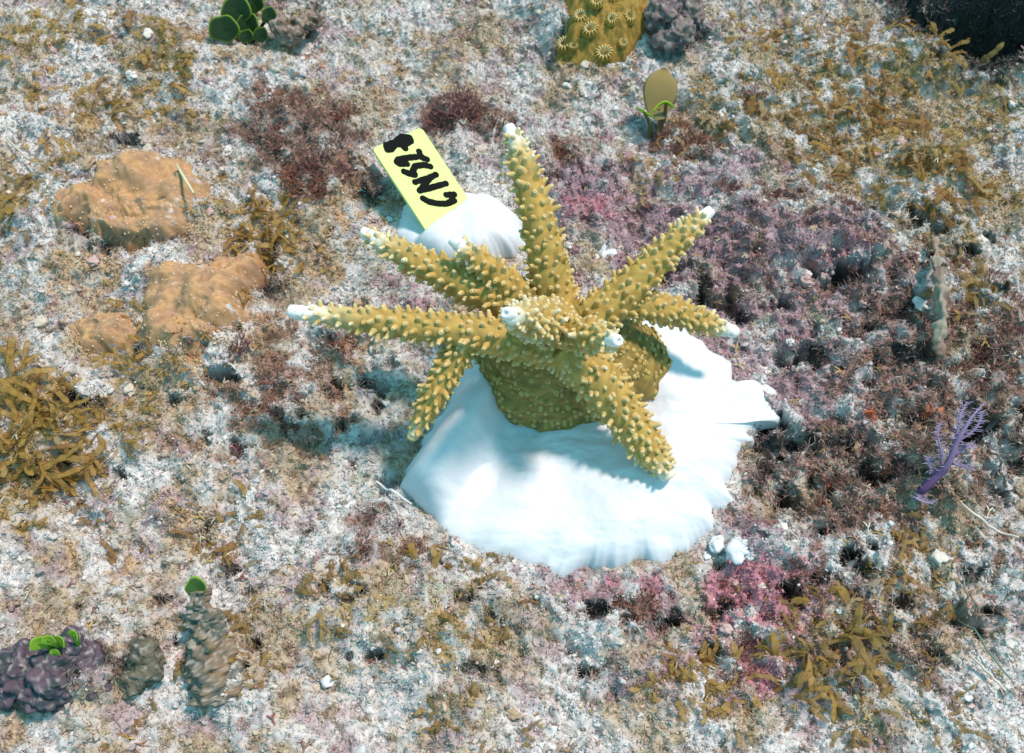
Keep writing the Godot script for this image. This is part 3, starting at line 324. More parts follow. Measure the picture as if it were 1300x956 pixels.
func build_ground() -> void:
	var xs := axis(X0, NX)
	var zs := axis(Z0, NZ)
	gx = xs.size()
	gz = zs.size()
	var count := gx * gz
	heights.resize(count)
	tones.resize(count)
	var soft := PackedFloat32Array()
	soft.resize(count)
	var layers: Array[PackedFloat32Array] = []
	for t in 8:
		var l := PackedFloat32Array()
		l.resize(count)
		layers.append(l)
	# explicit humps and pits, each written only where it reaches
	for r in RELIEF: stamp(heights, xs, zs, r[0] * CM, r[1] * CM, r[2] * CM, r[3] * CM, r[4] * (0.001 if r[4] > 0.0 else 0.0013), 0)
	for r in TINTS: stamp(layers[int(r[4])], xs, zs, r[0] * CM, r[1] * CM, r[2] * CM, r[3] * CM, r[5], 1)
	for r in [[2.2, 2.6, 5.2, 3.8], [-2.2, -5.6, 3.0, 2.4]]: stamp(soft, xs, zs, r[0] * CM, r[1] * CM, r[2] * CM, r[3] * CM, 1.0, 1)
	var big := noise(16.0, 6, 11)
	big.fractal_gain = 0.52
	var crag := noise(55.0, 4, 12)
	crag.fractal_type = FastNoiseLite.FRACTAL_RIDGED
	var grit := noise(330.0, 2, 13, FastNoiseLite.TYPE_CELLULAR)
	grit.cellular_return_type = FastNoiseLite.RETURN_DISTANCE
	var pits := noise(120.0, 3, 14)
	var mid := noise(105.0, 4, 15)
	var na := noise(70.0, 5, 21)
	var nb := noise(600.0, 3, 22)
	var nc := noise(30.0, 4, 23)
	var nd := noise(150.0, 4, 24)
	var pale := lin(0.565, 0.55, 0.54)
	var tan_ := lin(0.385, 0.31, 0.22)
	var pal := [lin(0.345, 0.225, 0.26), lin(0.225, 0.135, 0.105), lin(0.32, 0.225, 0.085), lin(0.035, 0.033, 0.032), lin(0.36, 0.42, 0.37), lin(0.46, 0.19, 0.235), lin(0.60, 0.12, 0.03), lin(0.42, 0.29, 0.17)]  # near-black entry: painted shade for the hollow and pits, also dark rubble
	for j in gz:
		var z := zs[j]
		for i in gx:
			var x := xs[i]
			var k := j * gx + i
			var rugged := 0.35 + clampf(layers[0][k] + layers[1][k] * 0.8 + layers[3][k], 0.0, 1.0) * 0.9
			var h := big.get_noise_2d(x, z) * 0.0105
			h += (crag.get_noise_2d(x, z) - 0.2) * 0.0038 * rugged
			h += minf(pits.get_noise_2d(x, z) + 0.12, 0.0) * 0.0075 * rugged
			h += mid.get_noise_2d(x, z) * 0.0023 * (0.6 + rugged * 0.6)
			h -= (grit.get_noise_2d(x, z) + 0.6) * 0.0006
			h += warp.get_noise_2d(x * 5.0, z * 5.0) * 0.0006
			h += heights[k]
			var f := clampf(soft[k], 0.0, 1.0)
			heights[k] = h * (1.0 - f * 0.9)
			h = heights[k]
			var a := na.get_noise_3d(x, h, z)
			var b := nb.get_noise_3d(x, h, z)
			var d := nd.get_noise_3d(x, h, z)
			# lime sand, crusts, turf, dark rubble; near-black also paints shade into pits
			var c := pale
			c = c.lerp(tan_, smoothstep(-0.28, 0.45, nc.get_noise_2d(x, z) * 1.0 + d * 0.6 + b * 0.25))
			c = c.lerp(lin(0.20, 0.14, 0.09), smoothstep(0.15, 0.5, d * 0.8 - b * 0.5 + a * 0.4) * 0.8)
			c = c.lerp(pal[4], smoothstep(0.30, 0.6, a * 0.7 - d * 0.5) * 0.5)
			c = c.lerp(pal[0], smoothstep(0.08, 0.5, a * 1.0 + b * 0.2 - d * 0.3) * 0.6)
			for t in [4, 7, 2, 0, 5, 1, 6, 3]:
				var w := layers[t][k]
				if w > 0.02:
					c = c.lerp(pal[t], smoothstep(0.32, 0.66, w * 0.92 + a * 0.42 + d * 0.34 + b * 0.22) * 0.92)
			var s := 1.0 + b * 0.45 + d * 0.25
			tones[k] = Color(c.r * s, c.g * s, c.b * s)
	var V := PackedVector3Array(); V.resize(count)
	var N := PackedVector3Array(); N.resize(count)
	var I := PackedInt32Array(); I.resize((gx - 1) * (gz - 1) * 6)
	var crumble := noise(190.0, 3, 17)
	var w := 0
	for j in gz:
		for i in gx:
			var k := j * gx + i
			V[k] = Vector3(xs[i], heights[k], zs[j])
			if i > RIM and i < gx - RIM and j > RIM and j < gz - RIM:
				V[k] += Vector3(crumble.get_noise_3dv(V[k]), 0.5 * crumble.get_noise_3dv(V[k] - Vector3.ONE), crumble.get_noise_3dv(V[k] + Vector3.ONE)) * (0.0006 + minf(absf(heights[k] - heights[k - 4]) + absf(heights[k] - heights[k - 4 * gx]), 0.006) * 0.22)
			if i < gx - 1 and j < gz - 1:
				I[w] = k; I[w + 1] = k + 1; I[w + 2] = k + gx + 1
				I[w + 3] = k; I[w + 4] = k + gx + 1; I[w + 5] = k + gx
				w += 6
	for j in gz:
		for i in gx:
			var k := j * gx + i
			N[k] = (V[mini(j + 1, gz - 1) * gx + i] - V[maxi(j - 1, 0) * gx + i]).cross(V[j * gx + mini(i + 1, gx - 1)] - V[j * gx + maxi(i - 1, 0)]).normalized()
	var A := []
	A.resize(Mesh.ARRAY_MAX)
	A[Mesh.ARRAY_VERTEX] = V; A[Mesh.ARRAY_NORMAL] = N; A[Mesh.ARRAY_COLOR] = tones; A[Mesh.ARRAY_INDEX] = I
	places = V
	facing = N
	var am := ArrayMesh.new()
	am.add_surface_from_arrays(Mesh.PRIMITIVE_TRIANGLES, A)
	am.surface_set_material(0, matte(0.95, 0.2))
	var o := put(am, "ground", self)
	o.set_meta("kind", "structure")
	o.set_meta("label", "rough pale limestone seabed crusted with sand, pink crust and turf")
	o.set_meta("category", "seabed")

func stamp(into: PackedFloat32Array, xs: PackedFloat32Array, zs: PackedFloat32Array, cx: float, cz: float, rx: float, rz: float, amount: float, mode: int) -> void:
	var reach := 1.9
	var i0 := xs.bsearch(cx - rx * reach)
	var i1 := xs.bsearch(cx + rx * reach)
	var j0 := zs.bsearch(cz - rz * reach)
	var j1 := zs.bsearch(cz + rz * reach)
	for j in range(j0, j1):
		var dz := (zs[j] - cz) / rz
		for i in range(i0, i1):
			var dx := (xs[i] - cx) / rx
			var q := dx * dx + dz * dz
			if mode == 0 and amount < 0.0 and amount > -0.03: q *= 1.0 + 1.5 * warp.get_noise_2d(xs[i] * 1.8, zs[j] * 1.8)
			if q < reach * reach:
				var g := exp(-q * q * 0.6) if mode == 1 else (exp(-q * q) if amount > 0.0 else exp(-q * q * q))
				var k := j * gx + i
				if mode == 1: into[k] = maxf(into[k], g * amount)
				else: into[k] += g * amount

func build_grains() -> void:
	var rng := random(77)
	var shapes: Array[ArrayMesh] = []
	for s in 3:
		var so := Soup.new()
		var nn := noise(1.4, 2, 300 + s)
		so.ball(Vector3(s * 7.0, 0, 0), 1.0, 0.8, nn, 1.1, func(_q): return Color.WHITE, 7, 5)
		for i in so.V.size(): so.V[i] -= Vector3(s * 7.0, 0, 0)
		shapes.append(so.mesh(matte(0.9, 0.3)))
	var names := ["sand_grains", "coral_sand", "shell_grit"]
	var labs := ["coarse pale and brown sand grains scattered over the seabed", "fine angular coral sand lying over the seabed", "rounded shell grit strewn over the seabed"]
	for s in 3:
		var n := 115000
		var mm := MultiMesh.new()
		mm.transform_format = MultiMesh.TRANSFORM_3D
		mm.use_colors = true
		mm.mesh = shapes[s]
		mm.instance_count = n
		var buf := PackedFloat32Array()
		buf.resize(n * 16)
		for i in n:
			var k := spot(rng)
			var here := places[k] + Vector3(rng.randf_range(-0.5, 0.5), 0.0, rng.randf_range(-0.5, 0.5)) * STEP
			var up := facing[k]
			var u := rng.randf()
			var r := 0.00014 + 0.00030 * u * u + (0.0005 * rng.randf() if u > 0.975 else 0.0)
			var q := Basis(Vector3(rng.randf_range(-1, 1), rng.randf_range(-1, 1), rng.randf_range(-1, 1) + 0.01).normalized(), rng.randf() * TAU).scaled_local(Vector3(r * rng.randf_range(0.7, 1.5), r * rng.randf_range(0.6, 1.1), r))
			var c := tones[k]
			var p := rng.randf()
			here += up * r * rng.randf_range(-0.2, 0.7)
			var g := rng.randf_range(0.75, 1.25)
			if p < 0.06: c = c.lerp(Color(0.72, 0.70, 0.66), 0.6)
			elif p < 0.20: c = c.lerp(Color(0.20, 0.12, 0.07), 0.6)
			elif p < 0.26: c = c.lerp(Color(0.40, 0.20, 0.20), 0.5)
			var b := i * 16
			buf[b] = q.x.x; buf[b + 1] = q.y.x; buf[b + 2] = q.z.x; buf[b + 3] = here.x
			buf[b + 4] = q.x.y; buf[b + 5] = q.y.y; buf[b + 6] = q.z.y; buf[b + 7] = here.y
			buf[b + 8] = q.x.z; buf[b + 9] = q.y.z; buf[b + 10] = q.z.z; buf[b + 11] = here.z
			buf[b + 12] = minf(c.r * g, 0.8); buf[b + 13] = minf(c.g * g, 0.8); buf[b + 14] = minf(c.b * g, 0.8); buf[b + 15] = 1.0
		mm.buffer = buf
		var o := MultiMeshInstance3D.new()
		o.multimesh = mm
		o.name = names[s]
		add_child(o)
		tag(o, labs[s], "sand", "", "stuff")

func build_fuzz() -> void:
	var rng := random(91)
	var so := Soup.new()
	so.sweep(PackedVector3Array([Vector3(0, -0.1, 0), Vector3(0.06, 0.5, 0), Vector3(0.3, 1.0, 0.05)]), PackedFloat32Array([0.060, 0.052, 0.02]), 3, same(Color.WHITE, 3))
	var m := so.mesh(matte(0.85, 0.2))
	var n := 300000
	var mm := MultiMesh.new()
	mm.transform_format = MultiMesh.TRANSFORM_3D
	mm.use_colors = true
	mm.mesh = m
	mm.instance_count = n
	var buf := PackedFloat32Array()
	buf.resize(n * 16)
	for i in n:
		var k := spot(rng)
		var here := places[k]
		var up := facing[k]
		var c := tones[k]
		var dark := 1.0 - clampf((c.r + c.g + c.b) / 1.2, 0.0, 1.0)
		var l := rng.randf_range(0.0006, 0.0016) * (1.0 + dark * 0.8)
		var lean := Basis(Quaternion(Vector3.UP, (up + Vector3(0, 0.3, 0)).normalized())) * Basis(Vector3(rng.randf_range(-1, 1), 0, rng.randf_range(-1, 1) + 0.01).normalized(), rng.randf_range(0.0, 1.1))
		var q := (lean * Basis(Vector3.UP, rng.randf() * TAU)).scaled_local(Vector3(l, l, l) * 1.0)
		var g := rng.randf_range(0.75, 1.35)
		if rng.randf() < 0.25: c = c.lerp(Color(0.55, 0.50, 0.42), 0.5)
		var b := i * 16
		buf[b] = q.x.x; buf[b + 1] = q.y.x; buf[b + 2] = q.z.x; buf[b + 3] = here.x
		buf[b + 4] = q.x.y; buf[b + 5] = q.y.y; buf[b + 6] = q.z.y; buf[b + 7] = here.y
		buf[b + 8] = q.x.z; buf[b + 9] = q.y.z; buf[b + 10] = q.z.z; buf[b + 11] = here.z
		buf[b + 12] = minf(c.r * g, 0.8); buf[b + 13] = minf(c.g * g, 0.8); buf[b + 14] = minf(c.b * g, 0.8); buf[b + 15] = 1.0
	mm.buffer = buf
	var o := MultiMeshInstance3D.new()
	o.multimesh = mm
	o.name = "turf_fuzz"
	add_child(o)
	tag(o, "short fuzzy algal turf covering the whole seabed", "algal turf", "", "stuff")

func build_scraps() -> void:
	var rng := random(123)
	var m := blade(random(9), Color.WHITE).mesh(matte(0.7, 0.3))
	var n := 5200
	var mm := MultiMesh.new()
	mm.transform_format = MultiMesh.TRANSFORM_3D
	mm.use_colors = true
	mm.mesh = m
	mm.instance_count = n
	var buf := PackedFloat32Array()
	buf.resize(n * 16)
	var clump := noise(38.0, 3, 124)
	var tints := [lin(0.42, 0.29, 0.10), lin(0.34, 0.24, 0.10), lin(0.46, 0.38, 0.24), lin(0.30, 0.16, 0.10), lin(0.24, 0.10, 0.09), lin(0.36, 0.24, 0.20), lin(0.52, 0.46, 0.36)]
	for i in n:
		var x := 0.0
		var z := 0.0
		for tries in 6:
			x = rng.randf_range(X0, X0 + NX * STEP)
			z = rng.randf_range(Z0, Z0 + NZ * STEP)
			var c := tone(x, z)
			if clump.get_noise_2d(x, z) + (c.r - c.b) * 1.6 > rng.randf_range(-0.3, 0.5): break
		var l := rng.randf_range(0.0025, 0.0068)
		var q := (Basis(Vector3.UP, rng.randf() * TAU) * Basis(Vector3.RIGHT, rng.randf_range(0.6, 1.7))).scaled_local(Vector3(l * rng.randf_range(0.5, 1.0), l, l))
		var c: Color = tints[rng.randi_range(0, 6)] * rng.randf_range(0.7, 1.2)
		var b := i * 16
		buf[b] = q.x.x; buf[b + 1] = q.y.x; buf[b + 2] = q.z.x; buf[b + 3] = x
		buf[b + 4] = q.x.y; buf[b + 5] = q.y.y; buf[b + 6] = q.z.y; buf[b + 7] = bed(x, z)
		buf[b + 8] = q.x.z; buf[b + 9] = q.y.z; buf[b + 10] = q.z.z; buf[b + 11] = z
		buf[b + 12] = c.r; buf[b + 13] = c.g; buf[b + 14] = c.b; buf[b + 15] = 1.0
	mm.buffer = buf
	var o := MultiMeshInstance3D.new()
	o.multimesh = mm
	o.name = "algae_scraps"
	add_child(o)
	tag(o, "small brown and reddish algae scraps littering the seabed", "algae", "", "stuff")

# ------------------------------------------------------------------ mounds and crusts with an outline of their own
# top(x, z, u) gives the height of the upper face, u = 0 at the middle and 1 at the edge
func patch(outline: Array, spokes: int, rings: int, ragged: float, sd: int, top: Callable, col: Callable) -> Soup:
	var so := Soup.new()
	var mid := Vector2.ZERO
	for p in outline: mid += Vector2(p[0], p[1]) * CM / outline.size()
	var nn := noise(85.0, 3, sd)
	var edge := PackedVector2Array()
	var m := outline.size()
	for s in spokes:
		var f := float(s) / spokes * m
		var k := int(f)
		var w := f - k
		var q: Array[Vector2] = []
		for d in [-1, 0, 1, 2]:
			var o: Array = outline[posmod(k + d, m)]
			q.append(Vector2(o[0], o[1]) * CM)
		var p := q[1].cubic_interpolate(q[2], q[0], q[3], w)
		edge.append(p)
	for r in rings + 1:
		var u := 1.0 - pow(1.0 - float(r) / rings, 1.5)
		for s in spokes:
			var p := mid.lerp(edge[s], u)
			p += (edge[s] - mid).normalized() * nn.get_noise_2d(edge[s].x, edge[s].y) * ragged * pow(u, 5.0)
			var y: float = top.call(p.x, p.y, u)
			so.V.append(Vector3(p.x, y, p.y))
			so.C.append(col.call(p.x, p.y, u))
	for r in rings:
		for s in spokes:
			var a := r * spokes + s
			var b := r * spokes + (s + 1) % spokes
			so.I.append_array([a, b, a + spokes, b, b + spokes, a + spokes])
	return so

func top_near(so: Soup, x: float, z: float) -> Vector3:
	var best := 1e9
	var at := Vector3.ZERO
	for p in so.V:
		var d := (p.x - x) * (p.x - x) + (p.z - z) * (p.z - z)
		if d < best:
			best = d
			at = p
	return at

func ridge(x: float, z: float, line: Array, width: float, power := 2.0) -> float:
	var best := 1e9
	for i in line.size() - 1:
		var c := Geometry2D.get_closest_point_to_segment(Vector2(x, z), line[i] * CM, line[i + 1] * CM)
		best = minf(best, c.distance_to(Vector2(x, z)))
	return exp(-pow(best / width, power))

func base_of(so: Soup) -> Vector3:
	var lo := Vector3(1e9, 1e9, 1e9)
	var hi := -lo
	for p in so.V:
		lo = lo.min(p); hi = hi.max(p)
	return Vector3((lo.x + hi.x) / 2, lo.y, (lo.z + hi.z) / 2)

func settle(so: Soup) -> Vector3:
	var b := base_of(so)
	for i in so.V.size(): so.V[i] -= b
	return b

func build_putty() -> void:
	var white := matte(0.55, 0.4)
	var smear := noise(40.0, 3, 51)
	var fine := noise(260.0, 3, 52)
	var big := noise(28.0, 2, 53)
	var lip := []
	for p in LIP: lip.append(Vector2(p[0], p[1]))
	var marks: Array[Vector4] = []
	var mr := random(57)
	for i in 46: marks.append(Vector4(mr.randf_range(-0.025, 0.06), mr.randf_range(0.0, 0.07), mr.randf_range(-0.0004, 0.0008), mr.randf_range(0.0012, 0.0045)))
	var dip := []
	for p in DIP: dip.append(Vector2(p[0], p[1]))
	var rim := [Vector2(4.3, -0.6), Vector2(5.2, 1.2), Vector2(4.9, 3.4), Vector2(3.2, 5.0)]
	var top := func(x: float, z: float, u: float) -> float:
		var d := Vector2(x - 0.0185, (z + 0.001)).length()
		var h := 0.0062 + 0.0040 * exp(-pow(d / 0.034, 2.0))
		h += 0.0150 * ridge(x, z, lip, 0.0080, 3.0)
		h -= 0.0048 * ridge(x, z, dip, 0.0085)
		for m in marks: h -= m.z * exp(-pow(Vector2((x - m.x) * 0.7, (z - m.y) * 1.4).length() / m.w, 2.0))
		h += 0.0045 * ridge(x, z, rim, 0.012)
		h += smear.get_noise_2d(x * 0.6, z * 1.2) * 0.0014 + big.get_noise_2d(x, z) * 0.002 + fine.get_noise_2d(x * 0.3, z * 0.8) * 0.0003 + fine.get_noise_2d(x, z) * 0.00014
		h -= 0.004 * exp(-pow(Vector2(x - 0.0555, z - 0.003).length() / 0.007, 2.0))
		h = maxf(h, 0.0042)
		var e := sqrt(maxf(1.0 - pow(u, 8.0), 0.0))
		return lerpf(-0.004, h, e)
	var so := patch(PUTTY, 560, 130, 0.0030, 54, top, func(x, z, _u):
		var k: float = 1.0 + 0.02 * fine.get_noise_2d(x, z)
		return lin(0.67, 0.70, 0.74) * k)
	var at := settle(so)
	var t := put(so.mesh(white), "epoxy_putty", self, Transform3D(Basis(), at))
	tag(t, "large white putty apron moulded round the foot of the coral", "putty")
	var top2 := func(x: float, z: float, u: float) -> float:
		var d := Vector2(x + 0.019, z + 0.053).length()
		var over := (x * MOUND_CUT[0] + z * MOUND_CUT[1]) - MOUND_CUT[2] * CM
		var h := 0.0035 + 0.0075 * exp(-pow(d / 0.026, 4.0)) * smoothstep(0.0005, 0.0055, over) + big.get_noise_2d(x * 1.5, z * 1.5) * 0.0015 + fine.get_noise_2d(x, z) * 0.00015
		return lerpf(-0.004, h, sqrt(maxf(1.0 - pow(u, 5.0), 0.0)))
	var s2 := patch(MOUND, 260, 50, 0.002, 55, top2, func(_x, _z, _u): return lin(0.67, 0.70, 0.74))
	at = settle(s2)
	t = put(s2.mesh(white), "epoxy_putty", self, Transform3D(Basis(), at))
	tag(t, "small white putty mound holding the end of the yellow tag", "putty")
	var rough := noise(300.0, 3, 56)
	for c in CRUMBS:
		var s3 := Soup.new()
		var x: float = c[0] * CM
		var z: float = c[1] * CM
		var r: float = c[2] * CM
		s3.ball(Vector3(x, bed(x, z) + r * 0.25, z), r, 0.6, rough, 0.9, func(_q): return lin(0.66, 0.68, 0.70), 20, 12)
		at = settle(s3)
		t = put(s3.mesh(white), "putty_crumb", self, Transform3D(Basis(), at))
		var n := CRUMBS.find(c)
		var which := "biggest loose white putty crumb beside the apron's front corner" if n == 0 else ("flat white putty crumb between the biggest crumb and the apron" if n == 1 else "tiny loose white putty crumb lying on the seabed")
		tag(t, which, "crumb", "white putty crumbs")

func build_tag() -> void:
	var o := v(TAG[0])
	var u := Vector3(TAG[1][0], TAG[1][1], TAG[1][2]).normalized()
	var w := Vector3(TAG[2][0], TAG[2][1], TAG[2][2]).normalized()
	var n := Vector3(TAG[3][0], TAG[3][1], TAG[3][2]).normalized()
	var wide: float = TAG_SIZE[0] * CM
	var long: float = TAG_SIZE[1] * CM + 0.008
	var root := thing("plant_tag", "yellow plastic tag with black handwriting standing out of white putty", "tag", o)
	# rounded slab: local x along u, y along w (length), z along n
	var xf := Transform3D(Basis(u, w, n), Vector3.ZERO)
	var ring := PackedVector2Array()
	var rr := 0.0016
	for c in [[wide - rr, rr, -PI / 2], [wide - rr, long - rr, 0.0], [rr, long - rr, PI / 2], [rr, rr, PI]]:
		for k in 6:
			var a: float = c[2] + PI / 2 * k / 5.0
			ring.append(Vector2(c[0] + cos(a) * rr, c[1] + sin(a) * rr))
	var so := Soup.new()
	var cnt := ring.size()
	var ctr := Vector2(wide / 2, long / 2)
	var lay := [[-0.0010, 0.0002], [-0.0008, 0.0], [-0.0002, 0.0], [0.0, 0.0002]]
	for l in lay:
		for p in ring:
			var q: Vector2 = p - (p - ctr).normalized() * l[1]
			so.V.append(xf * Vector3(q.x, q.y, l[0]))
			so.C.append(Color(0.58, 0.75, 0.25))
	for i in 3:
		for k in cnt:
			var a := i * cnt + k
			var b := i * cnt + (k + 1) % cnt
			so.I.append_array([a, a + cnt, b, b, a + cnt, b + cnt])
	for e in [0, 3]:
		var c0 := so.V.size()
		so.V.append(xf * Vector3(ctr.x, ctr.y, lay[e][0]))
		so.C.append(Color(0.58, 0.75, 0.25))
		for p in ring:
			so.V.append(so.V[so.V.size() - cnt * (4 - e) - 1] if false else xf * Vector3((p - (p - ctr).normalized() * 0.0002).x, (p - (p - ctr).normalized() * 0.0002).y, lay[e][0]))
			so.C.append(Color(0.58, 0.75, 0.25))
		for k in cnt:
			if e == 3: so.I.append_array([c0, c0 + 1 + (k + 1) % cnt, c0 + 1 + k])
			else: so.I.append_array([c0, c0 + 1 + k, c0 + 1 + (k + 1) % cnt])
	put(so.mesh(matte(0.5, 0.4)), "plate", root)
	var rng := random(5)
	var ink := matte(0.85, 0.1)
	for g in INK:
		var s2 := Soup.new()
		for st in g:
			var pr := PackedVector3Array()
			var ra := PackedFloat32Array()
			for i in st.size() - 1:
				for k in 8:
					var f := k / 8.0
					pr.append(xf * Vector3(lerpf(st[i][0], st[i + 1][0], f) * CM, lerpf(st[i][1], st[i + 1][1], f) * CM, 0.00002))
			pr.append(xf * Vector3(st[-1][0] * CM, st[-1][1] * CM, 0.00002))
			for i in pr.size():
				var e := minf(i, pr.size() - 1 - i)
				ra.append(0.00125 * (0.8 + 0.2 * minf(e / 4.0, 1.0)) * rng.randf_range(0.93, 1.07))
			s2.sweep(pr, ra, 10, same(Color(0.012, 0.013, 0.012), pr.size()), 0.10, u if absf((pr[-1] - pr[0]).normalized().dot(u)) < 0.7 else w)
			# round ends and joints
			for p in st:
				var q := xf * Vector3(p[0] * CM, p[1] * CM, 0.00002)
				s2.lathe(PackedVector2Array([Vector2(0.00124, -0.00003), Vector2(0.00118, 0.00005), Vector2(0.0005, 0.00009), Vector2(0.00001, 0.0001)]), 14, same(Color(0.012, 0.013, 0.012), 4), Transform3D(Basis(u, n, w), q))
		put(s2.mesh(ink), "letter", root)

# ------------------------------------------------------------------ the coral
func build_coral() -> void:
	var foot := v(FOOT[0])
	var hub := v(HUB[0])
	var root := thing("staghorn_coral", "golden brown branching staghorn coral with white tips set in putty", "coral", Vector3(foot.x, 0.004, foot.z))
	var base := root.position
	var skin := matte(0.62, 0.35)
	var nn := noise(90.0, 4, 61)
	var nf := noise(420.0, 3, 62)
	var amber := lin(0.475, 0.305, 0.078)
	var olive := lin(0.38, 0.275, 0.075)
	var cream := lin(0.66, 0.56, 0.30)
	var white := lin(0.80, 0.79, 0.74)
	# foot: a flared crust
	var so := Soup.new()
	var prof := [[0.0, 2.85], [0.06, 2.9], [0.16, 2.85], [0.3, 2.7], [0.45, 2.4], [0.6, 2.1], [0.75, 1.75], [0.9, 1.35], [1.0, 0.8]]
	var rows := 44
	var sides := 96
	for i in rows + 1:
		var t := float(i) / rows
		var r := 1.0
		for k in prof.size() - 1:
			if t >= prof[k][0] and t <= prof[k + 1][0]:
				r = lerpf(prof[k][1], prof[k + 1][1], smoothstep(prof[k][0], prof[k + 1][0], t))
		var c := foot.lerp(hub, pow(t, 0.9))
		for s in sides:
			var a := TAU * s / sides
			var lobe := 1.0 + 0.20 * exp(-pow((angle_difference(a, -0.35)) / 0.5, 2.0)) * (1.0 - t) + 0.06 * sin(a * 3.0 + 1.0) * (1.0 - t)
			var p := c + Vector3(cos(a) * r * lobe, 0, sin(a) * r * lobe * 0.74) * CM
			var q := p + (p - c).normalized() * (nn.get_noise_3dv(p) * 0.0024 + nf.get_noise_3dv(p) * 0.0004)
			if i == rows: q = hub + (q - hub) * 0.4
			so.V.append(q - base)
			var col := olive.lerp(amber, clampf(0.25 + nn.get_noise_3dv(p * 1.7) * 0.9, 0, 1)) * (0.62 + nf.get_noise_3dv(p) * 0.45)
			if t < 0.10 and absf(angle_difference(a, 0.25)) < 0.42: col = lin(0.42, 0.20, 0.20).lerp(lin(0.55, 0.45, 0.42), clampf(0.5 + nf.get_noise_3dv(p * 1.5) * 1.6, 0, 1))
			so.C.append(col)
	for i in rows:
		for s in sides:
			var a := i * sides + s
			var b := i * sides + (s + 1) % sides
			so.I.append_array([a, b, a + sides, b, b + sides, a + sides])
	var foot_part := put(so.mesh(skin), "base", root)
	foot_part.set_meta("label", "olive brown flared foot crusted with low polyps")
	# low polyps on the foot, too many and too small to pick out
	var rng := random(8)
	var dots := Soup.new()
	for i in 700:
		var k := rng.randi_range(3, rows - 8) * sides + rng.randi_range(0, sides - 1)
		var p := so.V[k]
		var n := (p + base - (foot.lerp(hub, 0.4))).normalized()
		var r := rng.randf_range(0.0004, 0.00075)
		var bas := Basis(n.cross(Vector3(0.2, 0.9, 0.4)).normalized(), n, n.cross(Vector3(0.2, 0.9, 0.4)).normalized().cross(n))
		var cc := olive.lerp(cream, rng.randf_range(0.0, 0.4))
		dots.lathe(PackedVector2Array([Vector2(r * 1.5, -r * 0.6), Vector2(r, r * 0.5), Vector2(r * 0.5, r * 0.9), Vector2(r * 0.2, r * 0.55)]), 7, PackedColorArray([olive, cc, cc, olive * 0.7]), Transform3D(bas, p))
	var dp := put(dots.mesh(skin), "polyps", foot_part)
	dp.set_meta("kind", "stuff")
	# little cups: three shapes in three tones
	var cups: Array = []
	var cup_soups: Array = []
	for tone_i in 3:
		var low: Color = [amber.lerp(olive, 0.25), amber.lerp(cream, 0.25), amber.lerp(cream, 0.7)][tone_i]
		var rimc: Color = [amber.lerp(cream, 0.62), amber.lerp(cream, 0.95), cream.lerp(white, 0.6)][tone_i]
		var r1: Array = []
		var r2: Array = []
		for s in 3:
			var l: float = [1.0, 1.25, 0.8][s]
			var c := Soup.new()
			c.lathe(PackedVector2Array([Vector2(1.80, -0.9), Vector2(1.45, 0.1), Vector2(1.10, 0.9 * l), Vector2(0.86, 1.7 * l), Vector2(0.70, 2.3 * l), Vector2(0.48, 2.5 * l), Vector2(0.28, 2.4 * l), Vector2(0.02, 2.1 * l)]), 9, PackedColorArray([low, low, low.lerp(rimc, 0.1), low.lerp(rimc, 0.35), low.lerp(rimc, 0.8), rimc, low.lerp(rimc, 0.4), low * 0.7]))
			# the outer lip stands higher than the inner one
			for i in c.V.size():
				var p := c.V[i]
				if p.y > 0.5: c.V[i] = p + Vector3(0, 0.0, 0.04) * p.y * p.y + Vector3(0, -0.28 * clampf(p.z, -1, 1), 0) * clampf(p.y - 0.5, 0, 1)
			r1.append(c.mesh(skin))
			r2.append(c)
		cups.append(r1)
		cup_soups.append(r2)
	var view := Vector3(0, 0.82, 0.57)
	var singles := 0
	for bi in BRANCHES.size():
		var rowsb: Array = BRANCHES[bi]
		var sp := spline(rowsb, 56)
		var pts := pts_of(sp, base)
		var rad := rad_of(sp)
		var length := 0.0
		for i in pts.size() - 1: length += pts[i].distance_to(pts[i + 1])
		var cols := PackedColorArray()
		for i in pts.size():
			var f := float(i) / (pts.size() - 1)
			var c := amber.lerp(olive, clampf(0.35 + nn.get_noise_3dv(pts[i] * 2.0) * 0.9 - f * 0.2, 0, 1))
			c = c.lerp(cream, smoothstep(0.72, 0.97, f) * TIP_WHITE[bi])
			c = c.lerp(white, smoothstep(0.86, 0.97, f) * TIP_WHITE[bi])
			cols.append(c)
			rad[i] *= 0.72
		var b := Soup.new()
		b.sweep(pts, rad, 22, cols, 1.0, Vector3.UP, 0.0)
		for i in b.V.size():
			var p := b.V[i]
			var w := nf.get_noise_3dv(p)
			b.V[i] = p + (p - pts[mini(i / 22, pts.size() - 1)]).normalized() * (w * 0.0004 + nn.get_noise_3dv(p * 1.5) * 0.0006)
			b.C[i] = b.C[i] * (0.88 + w * 0.45 + nn.get_noise_3dv(p * 2.5) * 0.3)
		var branch := put(b.mesh(skin), "branch", root)
		# the growing tip: a blunt tube
		var last := pts[-1]
		var dir := (pts[-1] - pts[-4]).normalized()
		var sd := dir.cross(Vector3(0.31, 0.2, 0.92)).normalized()
		var tr := rad[-1] * 0.98
		var tl := tr * (1.35 if TIP_WHITE[bi] > 0.9 else 1.0)
		var tc := cream.lerp(white, TIP_WHITE[bi]) if TIP_WHITE[bi] > 0.4 else amber.lerp(cream, 0.7)
		var tip := Soup.new()
